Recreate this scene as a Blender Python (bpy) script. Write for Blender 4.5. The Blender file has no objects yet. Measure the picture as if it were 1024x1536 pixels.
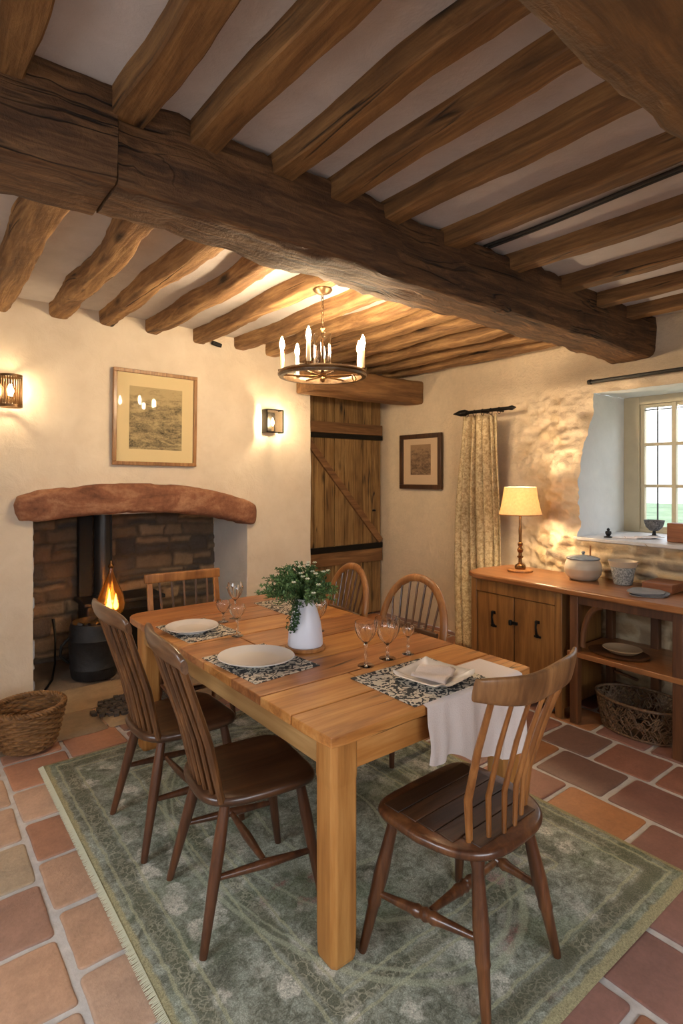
import bpy, math, random
from math import sin, cos, pi, radians as R
from mathutils import Vector, Matrix, noise
random.seed(7)
C = bpy.context.scene.collection
sc = bpy.context.scene
CH = 1.6           # camera height

# ---------------------------------------------------------------- mesh builder
class MB:
    def __init__(s): s.v=[]; s.f=[]; s.c=[]
    def box(s, c, d, rz=0, rx=0, ry=0):
        M = Matrix.Translation(c) @ Matrix.Rotation(rz,4,'Z') @ Matrix.Rotation(ry,4,'Y') @ Matrix.Rotation(rx,4,'X')
        b=len(s.v); x,y,z=[k/2 for k in d]
        for p in ((-x,-y,-z),(x,-y,-z),(x,y,-z),(-x,y,-z),(-x,-y,z),(x,-y,z),(x,y,z),(-x,y,z)): s.v.append(tuple(M@Vector(p)))
        for q in ((0,3,2,1),(4,5,6,7),(0,1,5,4),(1,2,6,5),(2,3,7,6),(3,0,4,7)): s.f.append(tuple(b+i for i in q))
        return s
    def bb(s, x0,x1,y0,y1,z0,z1): return s.box(((x0+x1)/2,(y0+y1)/2,(z0+z1)/2),(abs(x1-x0),abs(y1-y0),abs(z1-z0)))
    def tube(s, pts, rad, n=10, cap=True, closed=False, flat=1.0, side=None):
        pts=[Vector(p) for p in pts]; m=len(pts)
        if not hasattr(rad,'__len__'): rad=[rad]*m
        b=len(s.v); U=None
        for i,p in enumerate(pts):
            if closed: T=pts[(i+1)%m]-pts[i-1]
            else: T=pts[min(i+1,m-1)]-pts[max(i-1,0)]
            T.normalize()
            if U is None:
                a=Vector(side) if side else (Vector((0,0,1)) if abs(T.z)<.9 else Vector((0,1,0)))
                U=(a-T*a.dot(T)).normalized()
            else: U=(U-T*U.dot(T)).normalized()
            V=T.cross(U)
            for k in range(n):
                a=2*pi*k/n
                s.v.append(tuple(p+rad[i]*(U*cos(a)*flat+V*sin(a))))
        for i in range(m if closed else m-1):
            j=(i+1)%m
            for k in range(n):
                l=(k+1)%n
                s.f.append((b+i*n+k,b+i*n+l,b+j*n+l,b+j*n+k))
        if cap and not closed:
            s.f.append(tuple(b+k for k in range(n))[::-1]); s.f.append(tuple(b+(m-1)*n+k for k in range(n)))
        return s
    def lathe(s, prof, n=32, c=(0,0,0), sx=1, sy=1, closed=False):
        b=len(s.v); m=len(prof)
        for r,z in prof:
            for k in range(n):
                a=2*pi*k/n; s.v.append((c[0]+r*cos(a)*sx,c[1]+r*sin(a)*sy,c[2]+z))
        for i in range(m if closed else m-1):
            j=(i+1)%m
            for k in range(n):
                l=(k+1)%n; s.f.append((b+i*n+k,b+i*n+l,b+j*n+l,b+j*n+k))
        if not closed:
            if prof[0][0]>1e-6: s.f.append(tuple(b+k for k in range(n))[::-1])
            if prof[-1][0]>1e-6: s.f.append(tuple(b+(m-1)*n+k for k in range(n)))
        return s
    def prism(s, out, z0, z1):            # outline in xy
        b=len(s.v); n=len(out)
        for z in (z0,z1):
            for p in out: s.v.append((p[0],p[1],z))
        s.f.append(tuple(range(b,b+n))[::-1]); s.f.append(tuple(range(b+n,b+2*n)))
        for i in range(n):
            j=(i+1)%n; s.f.append((b+i,b+j,b+n+j,b+n+i))
        return s
    def grid(s, P, nu, nv, col=None, flip=False):   # P(i,j)->point
        b=len(s.v)
        for i in range(nu+1):
            for j in range(nv+1):
                s.v.append(tuple(P(i,j)))
                if col: s.c.append(col(i,j))
        for i in range(nu):
            for j in range(nv):
                q=(b+i*(nv+1)+j,b+(i+1)*(nv+1)+j,b+(i+1)*(nv+1)+j+1,b+i*(nv+1)+j+1)
                s.f.append(q[::-1] if flip else q)
        return s
    def build(s, name, mat, parent=None, smooth=True, bevel=0, loc=None, auto=35):
        me=bpy.data.meshes.new(name); me.from_pydata(s.v,[],s.f); me.update()
        if s.c and len(s.c)==len(s.v):
            at=me.color_attributes.new('Col','FLOAT_COLOR','POINT')
            for i,c in enumerate(s.c): at.data[i].color=(c[0],c[1],c[2],1)
        me.materials.append(mat)
        o=bpy.data.objects.new(name,me); C.objects.link(o)
        if smooth:
            me.polygons.foreach_set('use_smooth',[True]*len(me.polygons))
            if auto:
                me.set_sharp_from_angle(angle=R(auto))
        if bevel:
            m=o.modifiers.new('bevel','BEVEL'); m.width=bevel; m.segments=2; m.limit_method='ANGLE'; m.angle_limit=R(40)
            m.harden_normals=False
        if parent: o.parent=parent
        if loc: o.location=loc
        return o

def tag(o,label=None,cat=None,group=None,kind=None):
    if label: o['label']=label
    if cat: o['category']=cat
    if group: o['group']=group
    if kind: o['kind']=kind
    return o
def thing(name,label,cat,loc=(0,0,0),rz=0,group=None):
    o=bpy.data.objects.new(name,None); C.objects.link(o); o.location=loc; o.rotation_euler=(0,0,rz); o.empty_display_size=.1
    return tag(o,label,cat,group)
def dup(o,loc,rz,label=None):
    r=o.copy(); C.objects.link(r); r.location=loc; r.rotation_euler=(0,0,rz)
    if label: r['label']=label
    for ch in list(o.children):
        c=ch.copy(); C.objects.link(c); c.parent=r
        for g in list(ch.children):
            d=g.copy(); C.objects.link(d); d.parent=c
    return r
def struct(o): o['kind']='structure'; return o

# ---------------------------------------------------------------- materials
def newmat(name):
    m=bpy.data.materials.new(name); m.use_nodes=True; nt=m.node_tree
    return m,nt,nt.nodes['Principled BSDF']
def N(nt,t,**k):
    n=nt.nodes.new(t)
    for a,b in k.items(): setattr(n,a,b)
    return n
def lin(c):  # sRGB 0-255 -> linear
    return tuple(((x/255/12.92) if x/255<=.04045 else ((x/255+.055)/1.055)**2.4) for x in c)
def ramp(nt,fac,stops):
    r=N(nt,'ShaderNodeValToRGB'); e=r.color_ramp.elements
    while len(e)<len(stops): e.new(.5)
    for i,(p,c) in enumerate(stops): e[i].position=p; e[i].color=(*c,1) if len(c)==3 else c
    nt.links.new(fac,r.inputs[0]); return r.outputs[0]
def texco(nt,scale=(1,1,1),loc=(0,0,0),rot=(0,0,0)):
    t=N(nt,'ShaderNodeTexCoord'); m=N(nt,'ShaderNodeMapping'); m.inputs['Scale'].default_value=scale
    m.inputs['Location'].default_value=loc; m.inputs['Rotation'].default_value=rot
    nt.links.new(t.outputs['Object'],m.inputs[0]); return m.outputs[0]
def noi(nt,vec,scale,detail=5,rough=.6,dist=0):
    n=N(nt,'ShaderNodeTexNoise'); n.inputs['Scale'].default_value=scale; n.inputs['Detail'].default_value=detail
    n.inputs['Roughness'].default_value=rough; n.inputs['Distortion'].default_value=dist
    nt.links.new(vec,n.inputs['Vector']); return n.outputs['Fac']
def mixc(nt,fac,a,b,mode='MIX'):
    m=N(nt,'ShaderNodeMix',data_type='RGBA',blend_type=mode)
    for s,v in ((m.inputs[0],fac),(m.inputs[6],a),(m.inputs[7],b)):
        if isinstance(v,(int,float)): s.default_value=v
        elif isinstance(v,tuple): s.default_value=(*v,1)
        else: nt.links.new(v,s)
    return m.outputs[2]
def math_(nt,op,a,b=0,c=0):
    m=N(nt,'ShaderNodeMath',operation=op)
    for i,v in enumerate((a,b,c)):
        if isinstance(v,(int,float)): m.inputs[i].default_value=v
        else: nt.links.new(v,m.inputs[i])
    return m.outputs[0]
def bump(nt,bsdf,h,strength=.3,dist=.01):
    b=N(nt,'ShaderNodeBump'); b.inputs['Strength'].default_value=strength; b.inputs['Distance'].default_value=dist
    nt.links.new(h,b.inputs['Height']); nt.links.new(b.outputs[0],bsdf.inputs['Normal'])
def wood(name,dark,mid,light,axis='Y',sc_=1.0,rough=.55,bmp=.35,knots=.0,crack=0.0,coat=0,off=0):
    m,nt,b=newmat(name)
    st={'X':(1.1,14,14),'Y':(14,1.1,14),'Z':(14,14,1.1)}[axis]
    st=tuple(k*sc_ for k in st)
    tiny=tuple(k*4 for k in st)
    v=texco(nt,st,(off,off*.7,off*.3)); v2=texco(nt,tiny); v3=texco(nt,(2.2,2.2,2.2),(off,0,0))
    g=noi(nt,v,1,6,.62,.9); fg=noi(nt,v2,1,4,.6,.3); big=noi(nt,v3,1.3,3,.5)
    f=math_(nt,'ADD',math_(nt,'MULTIPLY',g,.65),math_(nt,'ADD',math_(nt,'MULTIPLY',fg,.25),math_(nt,'MULTIPLY',big,.18)))
    col=ramp(nt,f,[(.36,dark),(.52,mid),(.68,light)])
    h=f
    if crack>0:
        vc=texco(nt,tuple(k*.35 for k in st),(3,1,2))
        cn=noi(nt,vc,1,3,.5,.6)
        d=math_(nt,'ABSOLUTE',math_(nt,'SUBTRACT',cn,.5))
        cm=ramp(nt,d,[(0,(1,1,1)),(.012*crack+.004,(0,0,0))])
        brk=noi(nt,texco(nt,(1.6,1.6,1.6)),1,2,.5)
        cm=math_(nt,'MULTIPLY',cm,ramp(nt,brk,[(.52,(0,0,0)),(.60,(1,1,1))]))
        col=mixc(nt,cm,col,tuple(k*.12 for k in dark))
        h=math_(nt,'SUBTRACT',h,math_(nt,'MULTIPLY',cm,.7))
        if bmp>.3: h=math_(nt,'ADD',h,math_(nt,'MULTIPLY',noi(nt,texco(nt,(1,1,1),(1,off,2)),11,5,.65,.5),1.1))
    if knots>0:
        ks={'X':(1.4,4,4),'Y':(4,1.4,4),'Z':(4,4,1.4)}[axis]
        vo=N(nt,'ShaderNodeTexVoronoi'); vo.inputs['Scale'].default_value=1*knots; nt.links.new(texco(nt,ks,(.3,.7,.1)),vo.inputs['Vector'])
        km=ramp(nt,vo.outputs['Distance'],[(.05,(1,1,1)),(.16,(0,0,0))])
        col=mixc(nt,km,col,tuple(k*.25 for k in dark))
    nt.links.new(col,b.inputs['Base Color'])
    b.inputs['Roughness'].default_value=rough
    if coat: b.inputs['Coat Weight'].default_value=coat; b.inputs['Coat Roughness'].default_value=.25
    bump(nt,b,h,bmp,.012)
    return m
def plain(name,col,rough=.5,metal=0,bmp=0,bs=40,var=.0):
    m,nt,b=newmat(name); b.inputs['Base Color'].default_value=(*col,1); b.inputs['Roughness'].default_value=rough; b.inputs['Metallic'].default_value=metal
    v=texco(nt); n=noi(nt,v,bs,4,.6)
    if var:
        nt.links.new(ramp(nt,noi(nt,v,bs*.3,4,.6),[(.3,tuple(k*(1-var) for k in col)),(.7,tuple(min(1,k*(1+var)) for k in col))]),b.inputs['Base Color'])
    if bmp: bump(nt,b,n,bmp,.005)
    return m
def emis(name,col,st):
    m,nt,b=newmat(name); b.inputs['Base Color'].default_value=(*col,1); b.inputs['Emission Color'].default_value=(*col,1); b.inputs['Emission Strength'].default_value=st
    return m
def glass(name,col=(1,1,1),rough=0,ior=1.45):
    m,nt,b=newmat(name); b.inputs['Base Color'].default_value=(*col,1); b.inputs['Roughness'].default_value=rough
    b.inputs['Transmission Weight'].default_value=1; b.inputs['IOR'].default_value=ior
    return m
def vcol(name,rough=.85,bmp=.4,bs=60,var=.12,bd=.006):
    m,nt,b=newmat(name); a=N(nt,'ShaderNodeAttribute'); a.attribute_name='Col'
    v=texco(nt); n1=noi(nt,v,9,6,.65); n2=noi(nt,v,bs,5,.7)
    k=ramp(nt,math_(nt,'ADD',math_(nt,'MULTIPLY',n1,.6),math_(nt,'MULTIPLY',n2,.4)),[(.3,(1-var,)*3),(.7,(1+var,)*3)])
    nt.links.new(mixc(nt,1.0,a.outputs['Color'],k,'MULTIPLY'),b.inputs['Base Color'])
    b.inputs['Roughness'].default_value=rough
    bump(nt,b,math_(nt,'ADD',n2,math_(nt,'MULTIPLY',n1,.8)),bmp,bd)
    return m

OAKD=lin((64,40,22)); OAKM=lin((112,76,42)); OAKL=lin((150,106,60))
M={}
M['beamX']=wood('hewn_oak_x',lin((46,30,18)),lin((84,57,34)),lin((126,92,58)),'X',1.5,.8,.9,crack=1.2,off=3)
M['beamX2']=wood('dark_oak_x',lin((52,34,16)),lin((88,60,30)),lin((120,84,44)),'X',1.2,.75,.6,crack=1,knots=.7,off=9)
M['joist']=wood('oak_joist',lin((72,48,26)),lin((116,82,46)),lin((156,116,70)),'Y',1.3,.7,.6,crack=1.3,knots=1.0)
M['log']=wood('log_joist',lin((74,50,30)),lin((128,94,60)),lin((176,138,92)),'Y',1.2,.8,.8,crack=1.2,knots=1.0,off=5)
M['tableY']=wood('pine_table_y',lin((146,90,44)),lin((184,122,64)),lin((210,152,90)),'Y',.9,.38,.15,crack=.6,coat=.15)
M['tableX']=wood('pine_table_x',lin((140,84,40)),lin((186,124,62)),lin((212,156,92)),'X',1.0,.4,.15,crack=.5,coat=.15,off=2)
M['tabtop2']=wood('pine_table_red',lin((126,74,38)),lin((166,106,60)),lin((198,142,90)),'X',1.0,.36,.15,crack=.6,coat=.15,off=6)
M['tableZ']=wood('pine_leg_z',lin((140,90,42)),lin((174,118,58)),lin((198,144,80)),'Z',.9,.5,.15,crack=.5)
M['chairD']=wood('dark_chair_z',lin((50,28,18)),lin((78,46,28)),lin((108,66,40)),'Z',1,.3,.1,coat=.3)
M['chairS']=wood('dark_seat_y',lin((46,28,18)),lin((70,44,28)),lin((100,64,38)),'Y',.7,.32,.15,coat=.3)
M['spindle']=wood('spindle_wood',lin((54,32,16)),lin((86,54,28)),lin((124,82,44)),'Z',1,.35,.1,coat=.3)
M['crest']=wood('crest_wood',lin((62,42,28)),lin((92,64,44)),lin((124,90,62)),'X',1,.3,.15,coat=.35)
M['crestA']=wood('worn_crest',lin((78,50,28)),lin((118,80,46)),lin((158,114,70)),'Z',.8,.45,.35,coat=.2)
M['spinA']=wood('amber_spindle',lin((98,58,24)),lin((142,90,44)),lin((178,122,66)),'Z',1,.35,.1,coat=.3)
M['legA']=wood('red_brown_leg',lin((48,26,16)),lin((82,48,28)),lin((120,76,44)),'Z',1,.28,.1,coat=.4)
M['seatA']=wood('plank_seat',lin((34,20,12)),lin((58,36,20)),lin((88,56,32)),'X',1.4,.45,.25,coat=.1)
M['archw']=wood('arch_wood',lin((110,66,30)),lin((152,98,50)),lin((186,128,72)),'Z',.8,.4,.2,coat=.2)
M['side']=wood('sideboard_wood',lin((92,58,26)),lin((124,82,40)),lin((152,106,56)),'Z',1.0,.42,.12,coat=.15)
M['sideY']=wood('sideboard_top',lin((100,60,32)),lin((136,86,48)),lin((168,114,68)),'Y',1.0,.3,.12,coat=.3)
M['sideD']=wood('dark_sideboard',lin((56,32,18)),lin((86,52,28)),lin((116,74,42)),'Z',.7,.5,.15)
M['door']=wood('door_wood',lin((84,58,30)),lin((130,98,56)),lin((168,134,84)),'Z',1.0,.7,.4,crack=.8,knots=1.2)
M['doorX']=wood('door_ledge_wood',lin((84,56,30)),lin((120,84,50)),lin((152,112,70)),'X',1.1,.7,.3)
M['doorF']=wood('door_frame_wood',lin((70,44,24)),lin((104,70,40)),lin((134,94,56)),'Z',.7,.7,.3)
M['iron']=plain('black_iron',(.02,.019,.018),.45,.8,.3,60)
M['ironR']=plain('cast_iron',(.03,.03,.032),.55,.6,.5,40,.3)
M['bronze']=plain('aged_bronze',lin((112,88,62)),.35,.85,.2,50,.25)
M['ring']=wood('ring_wood',lin((60,44,28)),lin((100,76,50)),lin((150,120,84)),'X',1,.35,.15,coat=.4)
M['candle']=plain('cream_sleeve',lin((236,214,170)),.4)
M['bulb']=emis('warm_bulb',(1,.76,.47),820)
M['bulbS']=emis('sconce_bulb',(1,.75,.44),400)
M['bulbH']=emis('half_sconce_bulb',(1,.75,.44),1000)
M['bulbL']=emis('lamp_bulb',(1,.75,.46),760)
M['flame']=emis('flame_glow',(1,.45,.10),160)
M['white']=plain('white_ceramic',lin((226,222,218)),.22)
M['jug']=plain('matt_white_enamel',lin((222,222,232)),.35)
M['linen']=plain('white_linen',lin((228,216,210)),.9,0,.5,160)
M['glass']=glass('clear_glass')
M['amber']=glass('amber_glass',(1.0,.66,.28),.15)
M['leaf']=plain('leaf_green',lin((104,132,78)),.5,0,.2,30,.45)
M['leafd']=plain('leaf_dark_green',lin((58,88,46)),.45,0,.2,30,.3)
M['petal']=plain('white_petal',lin((238,236,214)),.6,0,.2,60,.08)
M['grout']=plain('lime_grout',lin((196,190,184)),.95,0,.6,50,.16)
M['frameO']=wood('oak_frame',lin((96,62,32)),lin((138,96,54)),lin((176,130,80)),'Z',2,.35,.1,coat=.3)
M['frameD']=wood('dark_frame',lin((38,24,16)),lin((62,40,26)),lin((84,56,36)),'Z',2,.4,.1)
M['matb']=plain('cream_mount',lin((216,196,150)),.8)
M['matb2']=plain('pinkish_mount',lin((200,172,140)),.8)
M['cream']=plain('cream_paint',lin((196,182,150)),.45,0,.15,30,.06)
M['lead']=plain('leading',lin((60,58,56)),.5,.4)
M['wick']=wood('wicker_brown',lin((78,50,26)),lin((122,84,46)),lin((160,116,70)),'X',3,.6,.3)
M['wickd']=wood('dark_wicker',lin((58,40,26)),lin((96,72,50)),lin((140,110,80)),'X',3,.55,.3)
M['stone_grey']=plain('slate_grey',lin((110,108,108)),.6,0,.4,40,.2)
M['brassy']=plain('bronze_metal',lin((120,86,50)),.25,.8,.1,40,.2)
M['brown_box']=wood('brown_box',lin((96,54,30)),lin((128,76,46)),lin((150,96,60)),'Y',2,.5,.2)

def plaster(name,c1,c2,strength=.35,rough=.9):
    m,nt,b=newmat(name); v=texco(nt)
    n1=noi(nt,v,1.6,5,.6); n2=noi(nt,v,7,6,.6,.4); n3=noi(nt,v,70,4,.7)
    nt.links.new(ramp(nt,math_(nt,'ADD',math_(nt,'MULTIPLY',n1,.5),math_(nt,'MULTIPLY',n2,.5)),[(.35,c1),(.65,c2)]),b.inputs['Base Color'])
    b.inputs['Roughness'].default_value=rough
    bump(nt,b,math_(nt,'ADD',n2,math_(nt,'MULTIPLY',n3,.12)),strength,.03)
    return m
M['plaster']=plaster('warm_limewash',lin((214,198,176)),lin((226,212,192)),.35)
M['ceil']=plaster('ceiling_plaster',lin((190,184,182)),lin((206,200,198)),.3)
M['reveal']=plaster('cool_limewash',lin((214,214,210)),lin((226,226,222)),.3)
M['wallv']=vcol('rough_limewashed_stone',.9,.55,45,.10,.012)
M['stonev']=vcol('rubble_stone',.9,.7,50,.25,.012)
M['hearthv']=vcol('hearth_stone',.8,.5,40,.22)
M['tilev']=vcol('terracotta_tile',.5,.45,55,.26,.005)

def translucent_shade():
    m=bpy.data.materials.new('fabric_lampshade'); m.use_nodes=True; nt=m.node_tree; nt.nodes.clear()
    o=N(nt,'ShaderNodeOutputMaterial'); d=N(nt,'ShaderNodeBsdfDiffuse'); t=N(nt,'ShaderNodeBsdfTranslucent'); mx=N(nt,'ShaderNodeMixShader')
    n=ramp(nt,noi(nt,texco(nt,(1,1,1)),60,3,.6),[(.3,lin((232,208,166))),(.7,lin((246,226,190)))])
    nt.links.new(n,d.inputs[0]); nt.links.new(n,t.inputs[0]); mx.inputs[0].default_value=.45
    nt.links.new(d.outputs[0],mx.inputs[1]); nt.links.new(t.outputs[0],mx.inputs[2]); nt.links.new(mx.outputs[0],o.inputs[0]); return m
M['shade']=translucent_shade()
def milk():
    m,nt,b=newmat('seeded_pane'); b.inputs['Base Color'].default_value=(.9,.82,.7,1); b.inputs['Roughness'].default_value=.12
    b.inputs['Transmission Weight'].default_value=.92; b.inputs['IOR'].default_value=1.1; bump(nt,b,noi(nt,texco(nt),40,3,.5),.2,.004); return m
M['milk']=milk()

def rugmat(x0,x1,y0,y1):
    m,nt,b=newmat('faded_green_rug'); v=texco(nt)
    sep=N(nt,'ShaderNodeSeparateXYZ'); nt.links.new(v,sep.inputs[0]); X,Y=sep.outputs[0],sep.outputs[1]
    cx,cy,hx,hy=(x0+x1)/2,(y0+y1)/2,(x1-x0)/2,(y1-y0)/2
    wob=math_(nt,'MULTIPLY',math_(nt,'SUBTRACT',noi(nt,v,14,3,.6),.5),.03)
    ax=math_(nt,'ABSOLUTE',math_(nt,'SUBTRACT',X,cx)); ay=math_(nt,'ABSOLUTE',math_(nt,'SUBTRACT',Y,cy))
    d=math_(nt,'ADD',math_(nt,'MINIMUM',math_(nt,'SUBTRACT',hx,ax),math_(nt,'SUBTRACT',hy,ay)),wob)   # distance from edge
    def band(a,w,dd=d):
        q=math_(nt,'ABSOLUTE',math_(nt,'SUBTRACT',dd,a))
        return ramp(nt,q,[(max(0,w*.6),(1,1,1)),(w,(0,0,0))])
    base=ramp(nt,math_(nt,'ADD',math_(nt,'MULTIPLY',noi(nt,v,5,6,.7,.5),.45),math_(nt,'MULTIPLY',noi(nt,v,26,5,.8,.8),.55)),[(.38,lin((100,100,86))),(.47,lin((136,138,122))),(.54,lin((164,168,152))),(.63,lin((190,194,178)))])
    # green patches in the field
    gp=ramp(nt,noi(nt,v,2.6,4,.6,.4),[(.5,(0,0,0)),(.62,(1,1,1))])
    base=mixc(nt,math_(nt,'MULTIPLY',gp,.35),base,lin((110,128,92)))
    # flower motifs in the border (voronoi blooms)
    vo=N(nt,'ShaderNodeTexVoronoi',feature='SMOOTH_F1'); vo.inputs['Scale'].default_value=7.5; vo.inputs['Randomness'].default_value=.55
    dist=N(nt,'ShaderNodeVectorMath',operation='ADD'); nn=N(nt,'ShaderNodeTexNoise'); nn.inputs['Scale'].default_value=20; nt.links.new(v,nn.inputs['Vector'])
    sc2=N(nt,'ShaderNodeVectorMath',operation='SCALE'); sc2.inputs['Scale'].default_value=.085; nt.links.new(nn.outputs['Color'],sc2.inputs[0])
    nt.links.new(v,dist.inputs[0]); nt.links.new(sc2.outputs[0],dist.inputs[1]); nt.links.new(dist.outputs[0],vo.inputs['Vector'])
    bl=ramp(nt,vo.outputs['Distance'],[(.28,(1,1,1)),(.37,(0,0,0))])
    bl=math_(nt,'MULTIPLY',bl,ramp(nt,noi(nt,v,38,4,.8),[(.40,(.15,.15,.15)),(.52,(1,1,1))]))
    fade=ramp(nt,noi(nt,v,3.2,3,.6),[(.35,(.1,.1,.1)),(.6,(1,1,1))])
    inb=ramp(nt,d,[(.1,(0,0,0)),(.12,(1,1,1)),(.50,(1,1,1)),(.56,(.35,.35,.35))])
    col=mixc(nt,math_(nt,'MULTIPLY',math_(nt,'MULTIPLY',bl,fade),math_(nt,'MULTIPLY',inb,.9)),base,lin((226,222,206)))
    rr=ramp(nt,noi(nt,texco(nt,(1,1,1),(5,3,0)),2.2,2,.5),[(.62,(0,0,0)),(.68,(1,1,1))])
    col=mixc(nt,math_(nt,'MULTIPLY',math_(nt,'MULTIPLY',bl,rr),.6),col,lin((150,84,80)))
    # small scale vine speckle
    v2=N(nt,'ShaderNodeTexVoronoi',feature='DISTANCE_TO_EDGE'); v2.inputs['Scale'].default_value=34; nt.links.new(dist.outputs[0],v2.inputs['Vector'])
    ed=ramp(nt,v2.outputs['Distance'],[(.04,(1,1,1)),(.12,(0,0,0))])
    sb=math_(nt,'ADD',band(.105,.035),band(.42,.03))
    col=mixc(nt,math_(nt,'MULTIPLY',sb,.75),col,mixc(nt,math_(nt,'MULTIPLY',ed,fade),lin((104,104,84)),lin((188,184,158))))
    col=mixc(nt,math_(nt,'MULTIPLY',ed,.2),col,lin((70,74,60)))
    for a in (.065,.15,.375,.465): col=mixc(nt,math_(nt,'MULTIPLY',band(a,.007),.6),col,lin((186,184,150)))
    # central medallion rings
    e=math_(nt,'SQRT',math_(nt,'ADD',math_(nt,'POWER',math_(nt,'DIVIDE',ax,.62),2),math_(nt,'POWER',math_(nt,'DIVIDE',ay,1.05),2)))
    e=math_(nt,'ADD',e,math_(nt,'MULTIPLY',wob,1.2))
    for a,w in ((1.0,.018),(.95,.01),(.72,.012),(.4,.015)): col=mixc(nt,math_(nt,'MULTIPLY',band(a,w,e),.55),col,lin((184,188,160)))
    # binding edge
    eb=ramp(nt,d,[(.028,(1,1,1)),(.036,(0,0,0))])
    col=mixc(nt,eb,col,lin((168,160,124)))
    # worn speckle
    sp=ramp(nt,noi(nt,v,170,3,.8),[(.35,(.62,.62,.62)),(.65,(1.25,1.25,1.25))])
    col=mixc(nt,1.0,col,sp,'MULTIPLY')
    nt.links.new(col,b.inputs['Base Color']); b.inputs['Roughness'].default_value=1
    b.inputs['Specular IOR Level'].default_value=.1
    bump(nt,b,noi(nt,v,260,2,.7),.5,.004)
    return m

def patterned(name,c1,c2,scale=34,thr=.45):
    m,nt,b=newmat(name); v=texco(nt)
    n=N(nt,'ShaderNodeTexNoise'); n.inputs['Scale'].default_value=scale*.8; nt.links.new(v,n.inputs['Vector'])
    s2=N(nt,'ShaderNodeVectorMath',operation='SCALE'); s2.inputs['Scale'].default_value=.05; nt.links.new(n.outputs['Color'],s2.inputs[0])
    ad=N(nt,'ShaderNodeVectorMath',operation='ADD'); nt.links.new(v,ad.inputs[0]); nt.links.new(s2.outputs[0],ad.inputs[1])
    w=N(nt,'ShaderNodeTexWave',wave_type='RINGS'); w.inputs['Scale'].default_value=scale*.22; w.inputs['Distortion'].default_value=14; w.inputs['Detail'].default_value=2; w.inputs['Detail Scale'].default_value=3
    nt.links.new(ad.outputs[0],w.inputs['Vector'])
    nt.links.new(ramp(nt,w.outputs['Fac'],[(thr-.04,c1),(thr+.04,c2)]),b.inputs['Base Color']); b.inputs['Roughness'].default_value=.8
    return m
M['mat']=patterned('black_white_print',lin((52,54,56)),lin((214,206,190)))

def curtainmat():
    m,nt,b=newmat('cream_floral_curtain'); v=texco(nt)
    n1=ramp(nt,noi(nt,v,34,5,.7,1.0),[(.40,lin((158,134,98))),(.58,lin((206,186,148)))])
    n2=ramp(nt,noi(nt,v,4,3,.5),[(.3,(.85,.85,.85)),(.7,(1.05,1.05,1.05))])
    nt.links.new(mixc(nt,1.0,n1,n2,'MULTIPLY'),b.inputs['Base Color']); b.inputs['Roughness'].default_value=.95
    bump(nt,b,noi(nt,v,50,4,.6),.4,.004); return m
M['curtain']=curtainmat()

def etching(name,dark,light,sc_=1,pale=None):
    m,nt,b=newmat(name)
    v=texco(nt,(7*sc_,7*sc_,22*sc_),(0,0,0),(0,R(10),0)); v2=texco(nt,(60,60,60)); 
    f=math_(nt,'ADD',math_(nt,'MULTIPLY',noi(nt,v,1,5,.7,.6),.7),math_(nt,'MULTIPLY',noi(nt,v2,1,4,.8,1),.45))
    sep=N(nt,'ShaderNodeSeparateXYZ'); t=N(nt,'ShaderNodeTexCoord'); nt.links.new(t.outputs['Generated'],sep.inputs[0])
    f=math_(nt,'ADD',f,ramp(nt,sep.outputs[2],[(.1,(-.0,)*3),(.72,(.02,)*3),(.9,(.16,)*3)]))
    nt.links.new(ramp(nt,f,[(.42,dark),(.56,tuple((a+c)/2 for a,c in zip(dark,light))),(.70,light)]),b.inputs['Base Color']); b.inputs['Roughness'].default_value=.8
    return m
M['print1']=etching('landscape_etching',lin((44,38,28)),lin((178,158,116)))
M['print2']=etching('small_etching',lin((60,42,30)),lin((150,120,90)),1.5)

# ---------------------------------------------------------------- geometry data
def zc(x): return CH+1.295-.03*max(0,x-1.5)      # ceiling height
YB=4.65
def n3(x,y,z,s): return noise.noise(Vector((x*s,y*s,z*s)))
def fbm(x,y,z,s,o=4):
    a=0;k=1;t=0
    for i in range(o): a+=k*n3(x+i*7.1,y-i*3.3,z+i*5.7,s); t+=k; k*=.55; s*=2.05
    return a/t
def smooth(a,b,x):
    t=max(0,min(1,(x-a)/(b-a))); return t*t*(3-2*t)
def hashc(p):
    v=noise.cell(Vector((p.x*91.7,p.y*77.3,p.z*53.1))); return v if v>=0 else v+1

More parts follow.
